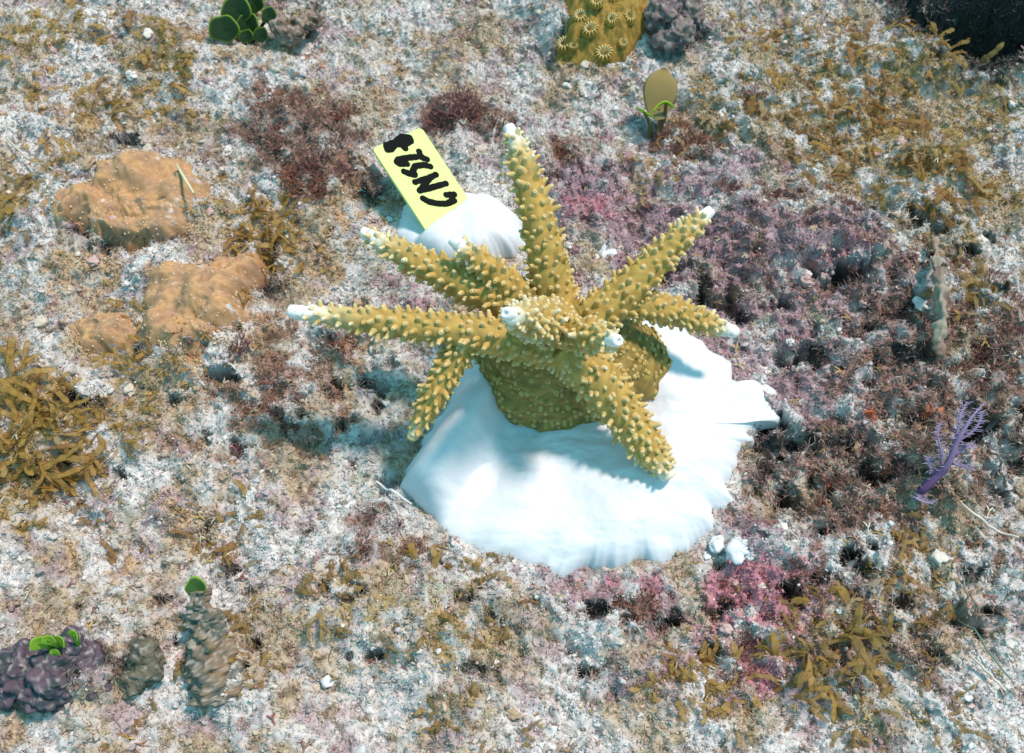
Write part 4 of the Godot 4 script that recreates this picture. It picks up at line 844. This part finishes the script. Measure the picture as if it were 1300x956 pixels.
		tip.lathe(PackedVector2Array([Vector2(tr * 1.12, -tr * 0.8), Vector2(tr * 1.05, tl * 0.3), Vector2(tr * 0.98, tl * 0.7), Vector2(tr * 0.86, tl * 0.93), Vector2(tr * 0.66, tl * 1.04), Vector2(tr * 0.42, tl * 1.03), Vector2(tr * 0.30, tl * 0.9), Vector2(tr * 0.02, tl * 0.8)]), 18, PackedColorArray([cols[-1], tc, tc, tc, tc, tc, tc * 0.9, tc * 0.85]), Transform3D(Basis(sd, dir, sd.cross(dir)), last - dir * tr * 0.2))
		for i in tip.V.size(): tip.V[i] += Vector3(nf.get_noise_3dv(tip.V[i] * 2.0), nf.get_noise_3dv(tip.V[i] * 2.0 + Vector3.ONE), 0) * 0.0003
		var tp := put(tip.mesh(skin), "tip", branch)
		tp.set_meta("label", "blunt white growing tip" if TIP_WHITE[bi] > 0.9 else "pale rounded growing tip")
		# the cups in staggered rows
		var rest := Soup.new()
		var s := 0.0042
		var turn := rng.randf() * TAU
		while s < length - 0.0012:
			var f := s / length * (pts.size() - 1)
			var k := clampi(int(f), 0, pts.size() - 2)
			var c := pts[k].lerp(pts[k + 1], f - k)
			var r := lerpf(rad[k], rad[k + 1], f - k)
			var t := (pts[k + 1] - pts[maxi(k - 1, 0)]).normalized()
			var e1 := t.cross(Vector3(0.2, 0.7, 0.68)).normalized()
			var e2 := t.cross(e1)
			var around := maxi(5, int(TAU * r / 0.00255))
			turn += PI / around + rng.randf_range(-0.1, 0.1)
			for q in around:
				var a := turn + TAU * q / around + rng.randf_range(-0.18, 0.18)
				var n := e1 * cos(a) + e2 * sin(a)
				var p := c + n * (r - 0.00025) + t * rng.randf_range(-0.0010, 0.0010)
				if (p + base).y < 0.012: continue
				# cups that would sit inside another branch are not there
				var inside := false
				for bj in BRANCHES.size():
					if bj == bi: continue
					for row in BRANCHES[bj]:
						if (p + base).distance_to(v(row)) < row[3] * CM * 0.72: inside = true
				if inside: continue
				var near := s / length
				var ax := (n * rng.randf_range(0.75, 0.95) + t * rng.randf_range(0.25, 0.55)).normalized()
				var bx := ax.cross(n).normalized()
				var size := 0.00070 * rng.randf_range(0.78, 1.15) * (0.88 if near > 0.8 else 1.0)
				var xf := Transform3D(Basis(bx, ax, bx.cross(ax)).scaled_local(Vector3(size, size * rng.randf_range(0.65, 1.2), size)), p)
				var pale: float = CUP_PALE[bi] + smoothstep(0.6, 1.0, near) * 0.6 * TIP_WHITE[bi] + rng.randf_range(-0.3, 0.3)
				var ti := 0 if pale < 0.33 else (1 if pale < 0.72 else 2)
				var si := rng.randi_range(0, 2)
				if n.dot(view) > 0.5 and singles < 300 and rng.randf() < 0.62:
					put(cups[ti][si], "corallite", branch, xf)
					singles += 1
				else:
					rest.copy_in(cup_soups[ti][si], xf)
			s += 0.0025 * rng.randf_range(0.92, 1.1)
		var rp := put(rest.mesh(skin), "corallites", branch)
		rp.set_meta("kind", "stuff")
	print("corallites ", singles)

# ------------------------------------------------------------------ other growth
func build_sponges() -> void:
	var skin := matte(0.8, 0.25)
	var n1 := noise(48.0, 2, 71)
	var n2 := noise(420.0, 3, 72)
	var n3 := noise(130.0, 4, 74)
	var labs := ["broad lumpy tan encrusting sponge with a notch in its front edge", "folded tan encrusting sponge sloping down beside the open sand", "small flat pinkish tan encrusting sponge beside the folded one"]
	var tall := [0.0075, 0.0075, 0.0045]
	var rng := random(15)
	for i in 3:
		var h0: float = tall[i]
		var top := func(x: float, z: float, u: float) -> float:
			var h: float = h0 * (0.8 + n1.get_noise_2d(x, z) * 0.9) + n2.get_noise_2d(x, z) * 0.00025
			h -= 0.006 * ridge(x, z, [Vector2(-15.6, -6.1), Vector2(-14.9, -7.4)], 0.0035)
			var e := pow(maxf(1.0 - pow(u, 4.0), 0.0), 0.7)
			return lerpf(bed(x, z) - 0.002, maxf(smooth_bed(x, z, 0.012) + h, bed(x, z) + 0.0012), e)
		var so := patch(SPONGES[i], 220, 50, 0.0035, 73 + i, top, func(x, z, u):
			var k: float = 1.0 + n2.get_noise_2d(x, z) * 0.35
			return lin(0.45, 0.265, 0.13).lerp(lin(0.37, 0.225, 0.135), clampf(0.5 + n1.get_noise_2d(x * 2, z * 2) * 1.2, 0, 1)).lerp(tone(x, z), smoothstep(0.80, 1.05, n3.get_noise_2d(x, z) * 0.9 + n2.get_noise_2d(x, z) * 0.4 + u * 0.6)) * k)
		var at := settle(so)
		var root := thing("encrusting_sponge", labs[i], "sponge", at)
		put(so.mesh(skin), "crust", root)
		var dots := Soup.new()
		for k in [520, 420, 150][i]:
			var ring := rng.randi_range(2, 45)
			if rng.randf() > ring / 45.0: continue
			var p := so.V[ring * 220 + rng.randi_range(0, 219)]
			var r := rng.randf_range(0.0002, 0.00042)
			var c := lin(0.54, 0.36, 0.21).lerp(lin(0.60, 0.48, 0.34), rng.randf())
			dots.lathe(PackedVector2Array([Vector2(r * 1.3, -r * 0.7), Vector2(r, r * 0.3), Vector2(r * 0.4, r * 0.7), Vector2(0.00001, r * 0.75)]), 7, same(c, 4), Transform3D(Basis(), p))
		var d := put(dots.mesh(skin), "pores", root)
		d.set_meta("kind", "stuff")

func build_star_coral() -> void:
	var skin := matte(0.7, 0.3)
	var n1 := noise(80.0, 3, 81)
	var n2 := noise(500.0, 2, 82)
	var top := func(x: float, z: float, u: float) -> float:
		var h: float = 0.008 * (1.0 - u * u * 0.5) + n1.get_noise_2d(x, z) * 0.003 + n2.get_noise_2d(x, z) * 0.0004
		return lerpf(bed(x, z) - 0.002, smooth_bed(x, z, 0.008) + h, sqrt(maxf(1.0 - pow(u, 5.0), 0.0)))
	var so := patch(STAR, 160, 40, 0.003, 83, top, func(x, z, _u):
		return lin(0.27, 0.175, 0.04) * (1.0 + n2.get_noise_2d(x, z) * 0.5))
	var at := settle(so)
	var root := thing("star_coral", "mustard star coral mound covered in open flower-like polyps", "coral", at)
	put(so.mesh(skin), "mound", root)
	var pm := Soup.new()
	pm.lathe(PackedVector2Array([Vector2(1.15, -0.35), Vector2(0.95, 0.18), Vector2(0.75, 0.24), Vector2(0.55, 0.0), Vector2(0.3, -0.3), Vector2(0.02, -0.25)]), 24, PackedColorArray([lin(0.34, 0.22, 0.04), lin(0.26, 0.17, 0.04), lin(0.2, 0.13, 0.04), lin(0.10, 0.07, 0.03), lin(0.03, 0.025, 0.02), lin(0.40, 0.38, 0.33)]))
	for k in 14:
		var a := TAU * k / 14.0
		var d := Vector3(cos(a), 0, sin(a))
		pm.sweep(PackedVector3Array([d * 0.45 + Vector3.UP * 0.10, d * 0.66 + Vector3.UP * 0.42, d * 0.92 + Vector3.UP * 0.40, d * (1.15 + 0.12 * (k % 2)) + Vector3.UP * 0.08]), PackedFloat32Array([0.05, 0.085, 0.09, 0.04]), 5, PackedColorArray([lin(0.74, 0.68, 0.46), lin(0.74, 0.62, 0.32), lin(0.62, 0.44, 0.12), lin(0.40, 0.26, 0.05)]))
	var mesh := pm.mesh(skin)
	var rng := random(19)
	for p in STAR_POLYPS:
		var q := top_near(so, p[0] * CM - at.x, p[1] * CM - at.z)
		var out := Vector3(q.x * 14.0, 1.0, q.z * 14.0).normalized()
		var side := out.cross(Vector3.FORWARD).normalized()
		var s := 0.0026 * rng.randf_range(0.7, 1.2)
		put(mesh, "polyp", root, Transform3D(Basis(side, out, side.cross(out)).rotated(out, rng.randf() * TAU).scaled_local(Vector3(s, s, s * rng.randf_range(0.75, 1.15))), q))

# one strap-shaped blade that forks again and again, about 1 unit long, growing along +y and arching to +z
func strap(so: Soup, rng: RandomNumberGenerator, from: Vector3, aim: float, pitch: float, wide: float, left: int, tint: Color) -> void:
	var n := 5 if left > 0 else 7
	var length := rng.randf_range(0.24, 0.42)
	var p := PackedVector3Array()
	var r := PackedFloat32Array()
	var cc := PackedColorArray()
	var at := from
	var wave := rng.randf() * TAU
	var curl := rng.randf_range(-0.9, 0.9)
	var droop := rng.randf_range(0.0, 1.1)
	var end := pitch
	for i in n + 1:
		var f := float(i) / n
		p.append(at)
		var w := wide * (0.75 + 0.35 * f) * (1.0 + 0.12 * sin(f * 9.0 + wave))
		if left == 0:
			w *= 1.25 * sqrt(maxf(1.0 - pow(maxf(f - 0.55, 0.0) / 0.46, 2.0), 0.0))
		r.append(maxf(w, 0.012))
		cc.append(tint * rng.randf_range(0.85, 1.15))
		var a := aim + curl * f * 0.5
		end = pitch + droop * f
		at += Vector3(sin(a) * cos(end * 0.3), cos(a) * cos(end), cos(a) * sin(end) + sin(f * 7.0 + wave) * 0.25) * length / n
	so.sweep(p, r, 6, cc, 0.05, Vector3(cos(aim + wave * 0.1), -sin(aim), sin(wave) * 0.5))
	if left > 0:
		for s in ([-1, 1] if rng.randf() < 0.8 else [rng.randf_range(-0.5, 0.5)]):
			strap(so, rng, p[-2], aim + s * rng.randf_range(0.35, 0.75), end, wide * rng.randf_range(0.75, 1.0), left - 1, tint)

func blade(rng: RandomNumberGenerator, tint: Color) -> Soup:
	var so := Soup.new()
	strap(so, rng, Vector3.ZERO, rng.randf_range(-0.2, 0.2), 0.1, rng.randf_range(0.045, 0.10), rng.randi_range(1, 3), tint)
	return so

func build_algae() -> void:
	var rng := random(33)
	var mat := matte(0.65, 0.3)
	mat.backlight_enabled = true
	mat.backlight = Color(0.95, 0.80, 0.45)
	mat.transparency = BaseMaterial3D.TRANSPARENCY_ALPHA
	mat.albedo_color = Color(1, 1, 1, 0.5)
	var tints := [lin(0.52, 0.36, 0.11), lin(0.46, 0.34, 0.13), lin(0.56, 0.41, 0.16), lin(0.43, 0.31, 0.13), lin(0.52, 0.43, 0.25), lin(0.42, 0.26, 0.10)]
	var kinds: Array[ArrayMesh] = []
	for k in 30: kinds.append(blade(rng, tints[k % 6]).mesh(mat))
	for bunch in ALGAE:
		var kin := rng.randi_range(0, 5)
		for c in bunch[1]:
			var x: float = c[0] * CM
			var z: float = c[1] * CM
			var root := thing("brown_algae", bunch[0], "algae", Vector3(x, bed(x, z), z), bunch[0])
			var n := rng.randi_range(8, 14)
			for i in n:
				var a := TAU * i / n + rng.randf_range(-0.7, 0.7)
				var l: float = c[2] * rng.randf_range(0.0065, 0.0150)
				var off: Vector3 = Vector3(cos(a), 0, sin(a)) * rng.randf_range(0.0005, 0.0080) * c[2]
				off.y = bed(x + off.x, z + off.z) - root.position.y - 0.0008
				var bs := Basis(Vector3.UP, -a + PI / 2 + rng.randf_range(-0.9, 0.9)) * Basis(Vector3.RIGHT, rng.randf_range(0.5, 1.35)) * Basis(Vector3.UP, rng.randf_range(-1.2, 1.2))
				var which := rng.randi_range(0, 29)
				if rng.randf() < 0.6: which = (which / 6) * 6 + kin
				put(kinds[which], "blade", root, Transform3D(bs.scaled_local(Vector3(l, l, l)), off))

func tuft_mesh(rng: RandomNumberGenerator, mat: Material, tint: Color) -> ArrayMesh:
	var so := Soup.new()
	for i in 110:
		var a := rng.randf() * TAU
		var d := sqrt(rng.randf())
		var foot := Vector3(cos(a), 0, sin(a)) * d * 0.75
		foot.y = -0.08
		var lean := (Vector3(cos(a), 0, sin(a)) * d * 0.7 + Vector3(rng.randf_range(-0.5, 0.5), 1.0, rng.randf_range(-0.5, 0.5))).normalized()
		var l := rng.randf_range(0.4, 0.85) * (1.1 - 0.5 * d)
		var side := Vector3(rng.randf_range(-1, 1), rng.randf_range(-0.2, 0.4), rng.randf_range(-1, 1)) * 0.18
		var c := tint * rng.randf_range(0.6, 1.5)
		var c2 := c.lerp(lin(0.42, 0.26, 0.24), rng.randf_range(0.0, 0.5))
		so.sweep(PackedVector3Array([foot, foot + lean * l * 0.5, foot + lean * l + side * l]), PackedFloat32Array([0.026, 0.024, 0.010]), 3, PackedColorArray([c, c, c2]))
		for k in 2:
			var s0 := foot + lean * l * rng.randf_range(0.3, 0.7)
			var s1 := s0 + (lean + Vector3(rng.randf_range(-1, 1), 0.2, rng.randf_range(-1, 1))).normalized() * l * 0.3
			so.sweep(PackedVector3Array([s0, s1]), PackedFloat32Array([0.018, 0.008]), 3, PackedColorArray([c, c2]))
	return so.mesh(mat)

func build_tufts() -> void:
	var rng := random(41)
	var mat := matte(0.8, 0.2)
	var meshes: Array[ArrayMesh] = []
	for t in [lin(0.30, 0.155, 0.12), lin(0.33, 0.20, 0.155), lin(0.27, 0.12, 0.12), lin(0.35, 0.155, 0.105)]:
		for k in 2: meshes.append(tuft_mesh(rng, mat, t))
	for bunch in TUFTS:
		for c in bunch[1]:
			var x: float = c[0] * CM
			var z: float = c[1] * CM
			var s: float = 0.0062 * c[2] * rng.randf_range(0.6, 1.25)
			var o := put(meshes[rng.randi_range(0, 7)], "turf_tuft", self, Transform3D(Basis(Vector3.UP, rng.randf() * TAU).scaled_local(Vector3(s, s * rng.randf_range(0.7, 1.0), s)), Vector3(x, smooth_bed(x, z, 0.003), z)))
			tag(o, bunch[0], "algae", bunch[0])

func disc_soup(d: Array, base: Vector3, col: Color, edge: Color) -> Soup:
	var so := Soup.new()
	var r: float = d[3] * CM
	var n := Vector3(d[4] * 0.6, 0.55, 0.8).normalized()
	var side := n.cross(Vector3.UP).normalized()
	var xf := Transform3D(Basis(side, n, side.cross(n)), v(d) - base)
	so.lathe(PackedVector2Array([Vector2(0.0001, r * 0.06), Vector2(r * 0.5, r * 0.09), Vector2(r * 0.85, r * 0.12), Vector2(r * 0.98, r * 0.06), Vector2(r, -r * 0.05), Vector2(r * 0.85, -r * 0.13), Vector2(r * 0.4, -r * 0.09), Vector2(0.0001, -r * 0.06)]), 26, PackedColorArray([col, col, col, edge, edge, col, col, col]), Transform3D())
	for i in so.V.size():
		var p := so.V[i]
		var a := atan2(p.z, p.x)
		p *= 1.0 + 0.10 * sin(a * 2.0 + d[0]) + 0.05 * sin(a * 5.0 + d[2])
		p.y += 1.5 * p.x * p.x / r * 0.25
		so.V[i] = xf * p
	return so

func stem(so: Soup, a: Vector3, b: Vector3, r: float, col: Color) -> void:
	var m := a.lerp(b, 0.5) + Vector3(0.001, 0.0005, 0.0)
	so.sweep(PackedVector3Array([a, m, b]), PackedFloat32Array([r, r * 0.8, r * 0.7]), 7, same(col, 3))

func build_green() -> void:
	var mat := matte(0.5, 0.4)
	mat.backlight_enabled = true
	mat.backlight = Color(0.25, 0.4, 0.1)
	var sets := [[DISCS, "cluster of dark green disc algae beside brown rubble", lin(0.016, 0.040, 0.008), lin(0.14, 0.25, 0.015)], [DISCS_B, "bright green segmented algae growing on dark purple lumps", lin(0.16, 0.32, 0.02), lin(0.22, 0.40, 0.03)]]
	for s in sets:
		var first: Vector3 = v(s[0][0])
		var base := Vector3(first.x, bed(first.x, first.z), first.z)
		var root := thing("disc_algae", s[1], "algae", base)
		for d in s[0]: put(disc_soup(d, base, s[2], s[3]).mesh(mat), "disc", root)
		var st := Soup.new()
		for d in s[0]:
			var p := v(d)
			stem(st, Vector3((p.x - base.x) * 0.4, bed(lerpf(base.x, p.x, 0.4), lerpf(base.z, p.z, 0.4)) - base.y - 0.001, (p.z - base.z) * 0.4), p - base, 0.0009, s[2])
		put(st.mesh(mat), "stems", root)
	# a stubby stalk of turfed rubble with a green cap
	var rough := noise(240.0, 4, 95)
	var sp := spline(CAPSTALK, 120)
	var base := Vector3(sp[0].x, sp[0].y, sp[0].z)
	var root := thing("capped_stalk", "stubby mottled stalk with a single green cap on top", "algae", base)
	var so := Soup.new()
	so.sweep(pts_of(sp, base), rad_of(sp), 40, same(Color.WHITE, 121))
	for i in so.V.size():
		var p := so.V[i]
		var hub := Vector3(sp[mini(i / 40, 120)].x, sp[mini(i / 40, 120)].y, sp[mini(i / 40, 120)].z) - base
		so.V[i] = p + (p - hub).normalized() * rough.get_noise_3dv(p) * 0.0034
		so.C[i] = lin(0.22, 0.155, 0.10).lerp(lin(0.10, 0.115, 0.10), clampf(0.5 + rough.get_noise_3dv(p * 0.6) * 1.6, 0, 1)).lerp(lin(0.42, 0.38, 0.33), clampf(rough.get_noise_3dv(p * 2.6) * 2.0, 0, 0.7))
	put(so.mesh(matte(0.9, 0.2)), "stalk", root)
	for d in DISC_C: put(disc_soup(d, base, lin(0.06, 0.13, 0.03), lin(0.20, 0.36, 0.03)).mesh(mat), "cap", root)
	# the oval leaf and the bright rims under it
	sp = spline(LEAF, 20)
	base = Vector3(sp[0].x, bed(sp[0].x, sp[0].z), sp[0].z)
	root = thing("oval_leaf", "single upright oval brown leaf with bright green lips below", "algae", base)
	so = Soup.new()
	so.sweep(pts_of(sp, base), rad_of(sp), 12, fade(lin(0.24, 0.18, 0.08), lin(0.30, 0.21, 0.07), 21), 0.09, Vector3.RIGHT)
	var lm := matte(0.6, 0.3)
	put(so.mesh(lm), "leaf", root)
	for k in 2:
		so = Soup.new()
		sp = spline(LIPS[k], 14)
		for i in sp.size(): sp[i].w *= 0.65
		so.sweep(pts_of(sp, base), rad_of(sp), 9, same(lin(0.26, 0.46, 0.03), 15), 0.5, Vector3.UP)
		put(so.mesh(lm), "lip", root)
	so = Soup.new()
	stem(so, Vector3(0, -0.001, 0), v(LEAF[1]) - base, 0.0012, lin(0.16, 0.12, 0.06))
	stem(so, Vector3(-0.003, -0.002, 0.001), v(LIPS[1][1]) - base, 0.0009, lin(0.12, 0.10, 0.05))
	stem(so, Vector3(0, -0.002, 0), v(LIPS[0][2]) - base, 0.0009, lin(0.12, 0.10, 0.05))
	put(so.mesh(lm), "stem", root)

func build_rest() -> void:
	var rng := random(55)
	var rough := noise(210.0, 4, 101)
	var mat := matte(0.9, 0.2)
	# purple branching sponge
	var first := v(PURPLE[0][0])
	var base := Vector3(first.x, bed(first.x, first.z), first.z)
	var root := thing("branching_sponge", "violet branching sponge with thin feathery arms on brown turf", "sponge", base)
	for i in PURPLE.size():
		var sp := spline(PURPLE[i], 22)
		var so := Soup.new()
		var pts := pts_of(sp, base)
		var rad := rad_of(sp)
		for k in rad.size(): rad[k] *= 0.42
		so.sweep(pts, rad, 9, fade(lin(0.10, 0.05, 0.14) if i == 0 else lin(0.20, 0.14, 0.25), lin(0.32, 0.25, 0.39), 23), 1.0, Vector3.UP, 0.16, rng)
		for k in range(3, 22):
			for s in [-1, 1]:
				var d := Vector3(s * rng.randf_range(0.5, 1.0), rng.randf_range(0.0, 0.6), rng.randf_range(-0.7, 0.3)).normalized() * (rad[k] + rng.randf_range(0.0006, 0.0022))
				so.sweep(PackedVector3Array([pts[k], pts[k] + d]), PackedFloat32Array([0.00016, 0.00008]), 4, same(lin(0.33, 0.27, 0.40), 2))
		put(so.mesh(matte(0.7, 0.3)), "stem" if i == 0 else "arm", root)
	# stiff thin fibres
	var labs := ["thin white fibre lying against the edge of the putty", "fine shiny fibre beside the violet sponge", "short pale bristle on the sand near the pink crust", "long dark green fibre across the pale sand", "pale thread across the sand by the upper tan sponge", "pale cream bristle standing on the upper tan sponge", "olive stalk standing on the pale rock", "dark thin fibre past the violet sponge"]
	var tints := [lin(0.75, 0.72, 0.70), lin(0.62, 0.52, 0.45), lin(0.62, 0.52, 0.42), lin(0.12, 0.20, 0.17), lin(0.55, 0.50, 0.40), lin(0.62, 0.58, 0.38), lin(0.30, 0.28, 0.14), lin(0.12, 0.12, 0.10)]
	for i in NEEDLES.size():
		var sp := spline(NEEDLES[i], 16)
		var so := Soup.new()
		var pts := pts_of(sp)
		for k in pts.size():
			var low := bed(pts[k].x, pts[k].z)
			if i != 5 and i != 6: pts[k].y = maxf(low + 0.0004, lerpf(low + 0.001, pts[k].y, 0.35))
			elif k == 0: pts[k].y = low
		so.sweep(pts, rad_of(sp), 6, same(tints[i], 17))
		var at := settle(so)
		tag(put(so.mesh(matte(0.35, 0.5)), "fibre", self, Transform3D(Basis(), at)), labs[i], "fibre")
	# pale upright stalk
	var ss := spline(STALK, 70)
	base = Vector3(ss[0].x, bed(ss[0].x, ss[0].z), ss[0].z)
	var st := Soup.new()
	for i in ss.size(): ss[i].w *= 0.55
	st.sweep(pts_of(ss, base), rad_of(ss), 24, same(Color.WHITE, 71))
	for i in st.V.size():
		var p := st.V[i]
		var mid := Vector3(ss[mini(i / 24, 70)].x, ss[mini(i / 24, 70)].y, ss[mini(i / 24, 70)].z) - base
		st.V[i] = p + (p - mid).normalized() * rough.get_noise_3dv(p) * 0.0026
		st.C[i] = lin(0.30, 0.23, 0.17).lerp(lin(0.17, 0.115, 0.10), clampf(0.4 + rough.get_noise_3dv(p * 0.7) * 1.5, 0, 1)).lerp(lin(0.36, 0.42, 0.34), clampf(rough.get_noise_3dv(p * 0.4 + Vector3.ONE) * 2.0, 0, 0.3))
	tag(put(st.mesh(mat), "turfed_stalk", self, Transform3D(Basis(), base)), "pale fuzzy stalk leaning over the craggy mauve rock", "stalk")
	# rubble lumps
	var knobs := [[DARKLUMPS, "cluster of dark purple rubble lumps under bright green algae", lin(0.12, 0.085, 0.11), lin(0.05, 0.06, 0.07)], [DARKKNOB, "dark green black rubble knob on the pale sand", lin(0.07, 0.075, 0.055), lin(0.16, 0.14, 0.10)], [BROWNKNOB, "dark brown rubble beside the green disc algae", lin(0.10, 0.075, 0.055), lin(0.30, 0.22, 0.17)], [GREYKNOB, "grey brown rubble knob beside the star coral", lin(0.20, 0.17, 0.15), lin(0.12, 0.09, 0.10)]]
	for k in knobs:
		var so := Soup.new()
		for b in k[0]:
			so.ball(v(b), b[3] * CM, 0.9, rough, 0.55, func(q):
				return k[2].lerp(k[3], clampf(0.5 + rough.get_noise_3dv(q * 0.8) * 1.8, 0, 1)).lerp(lin(0.40, 0.36, 0.34), clampf(rough.get_noise_3dv(q * 2.2) * 2.2 - 0.3, 0, 0.7)), 54, 34)
		var at := settle(so)
		tag(put(so.mesh(mat), "rubble_lump", self, Transform3D(Basis(), at)), k[1], "rubble")
	# loose chips
	var chips: Array[ArrayMesh] = []
	for k in 6:
		var so := Soup.new()
		var nn := noise(0.9, 3, 130 + k)
		var c: Color = [lin(0.62, 0.58, 0.52), lin(0.55, 0.48, 0.40), lin(0.50, 0.36, 0.34), lin(0.40, 0.30, 0.20), lin(0.66, 0.63, 0.60), lin(0.30, 0.20, 0.19)][k]
		so.ball(Vector3(k * 9.0, 0, 0), 1.0, 0.65, nn, 1.0, func(q): return c * (1.0 + 0.3 * rough.get_noise_3dv(q * 0.02)), 14, 9)
		for i in so.V.size(): so.V[i] -= Vector3(k * 9.0, 0, 0)
		chips.append(so.mesh(mat))
	for i in 110:
		var x := rng.randf_range(-0.19, 0.19)
		var z := rng.randf_range(-0.17, 0.11)
		if Vector2((x - 0.022) / 0.06, (z - 0.026) / 0.045).length() < 1.05 or Vector2((x + 0.022) / 0.03, (z + 0.056) / 0.026).length() < 1.0: continue
		var r := rng.randf_range(0.0009, 0.0021)
		var o := put(chips[rng.randi_range(0, 5)], "rubble_chip", self, Transform3D(Basis(Vector3.UP, rng.randf() * TAU).scaled_local(Vector3(r * rng.randf_range(0.8, 1.5), r, r)), Vector3(x, bed(x, z) + r * 0.15, z)))
		tag(o, "small worn rubble chip lying loose on the sandy seabed", "rubble", "loose rubble chips")

func _ready() -> void:
	# camera: looking down at the coral from about 30 cm
	var cam := Camera3D.new()
	cam.name = "camera"
	cam.fov = 42.0
	cam.near = 0.01
	cam.far = 60.0
	add_child(cam)
	cam.look_at_from_position(Vector3(0, 0.311 * sin(deg_to_rad(60.0)), 0.311 * cos(deg_to_rad(60.0))), Vector3.ZERO, Vector3.UP)
	cam.current = true
	var lens := CameraAttributesPhysical.new()
	lens.frustum_focal_length = 12.0 / tan(deg_to_rad(21.0))
	lens.frustum_focus_distance = 0.275
	lens.frustum_near = 0.01
	lens.frustum_far = 60.0
	lens.exposure_aperture = 32.0
	cam.attributes = lens
	# daylight through shallow water: a blue-green dome of light and a warm sun
	var env := Environment.new()
	env.background_mode = Environment.BG_SKY
	var sm := ProceduralSkyMaterial.new()
	sm.sky_top_color = Color(0.50, 0.83, 0.91)
	sm.sky_horizon_color = Color(0.38, 0.70, 0.80)
	sm.ground_bottom_color = Color(0.16, 0.42, 0.50)
	sm.ground_horizon_color = Color(0.22, 0.66, 0.80)
	sm.sun_angle_max = 1.0
	var sky := Sky.new()
	sky.sky_material = sm
	env.sky = sky
	env.background_energy_multiplier = 0.92
	env.tonemap_mode = Environment.TONE_MAPPER_LINEAR
	env.tonemap_exposure = 1.17
	env.sdfgi_enabled = true
	env.ssao_enabled = true
	env.ssil_enabled = true
	var we := WorldEnvironment.new()
	we.name = "water_light"
	we.environment = env
	add_child(we)
	var sun := DirectionalLight3D.new()
	sun.name = "sun"
	sun.light_energy = 1.22
	sun.light_color = Color(1.0, 0.905, 0.865)
	sun.light_angular_distance = 7.0
	sun.shadow_enabled = true
	add_child(sun)
	var el := deg_to_rad(64.0)
	var flat := Vector2(-0.75, 0.42).normalized() * cos(el)
	sun.look_at_from_position(Vector3.ZERO, Vector3(flat.x, -sin(el), flat.y), Vector3.UP)
	print("ground ", Time.get_ticks_msec())
	build_ground()
	print("grains ", Time.get_ticks_msec())
	build_grains()
	build_fuzz()
	build_scraps()
	print("putty ", Time.get_ticks_msec())
	build_putty()
	build_tag()
	print("coral ", Time.get_ticks_msec())
	build_coral()
	print("growth ", Time.get_ticks_msec())
	build_sponges()
	build_star_coral()
	build_algae()
	build_tufts()
	build_green()
	build_rest()
	print("done ", Time.get_ticks_msec())
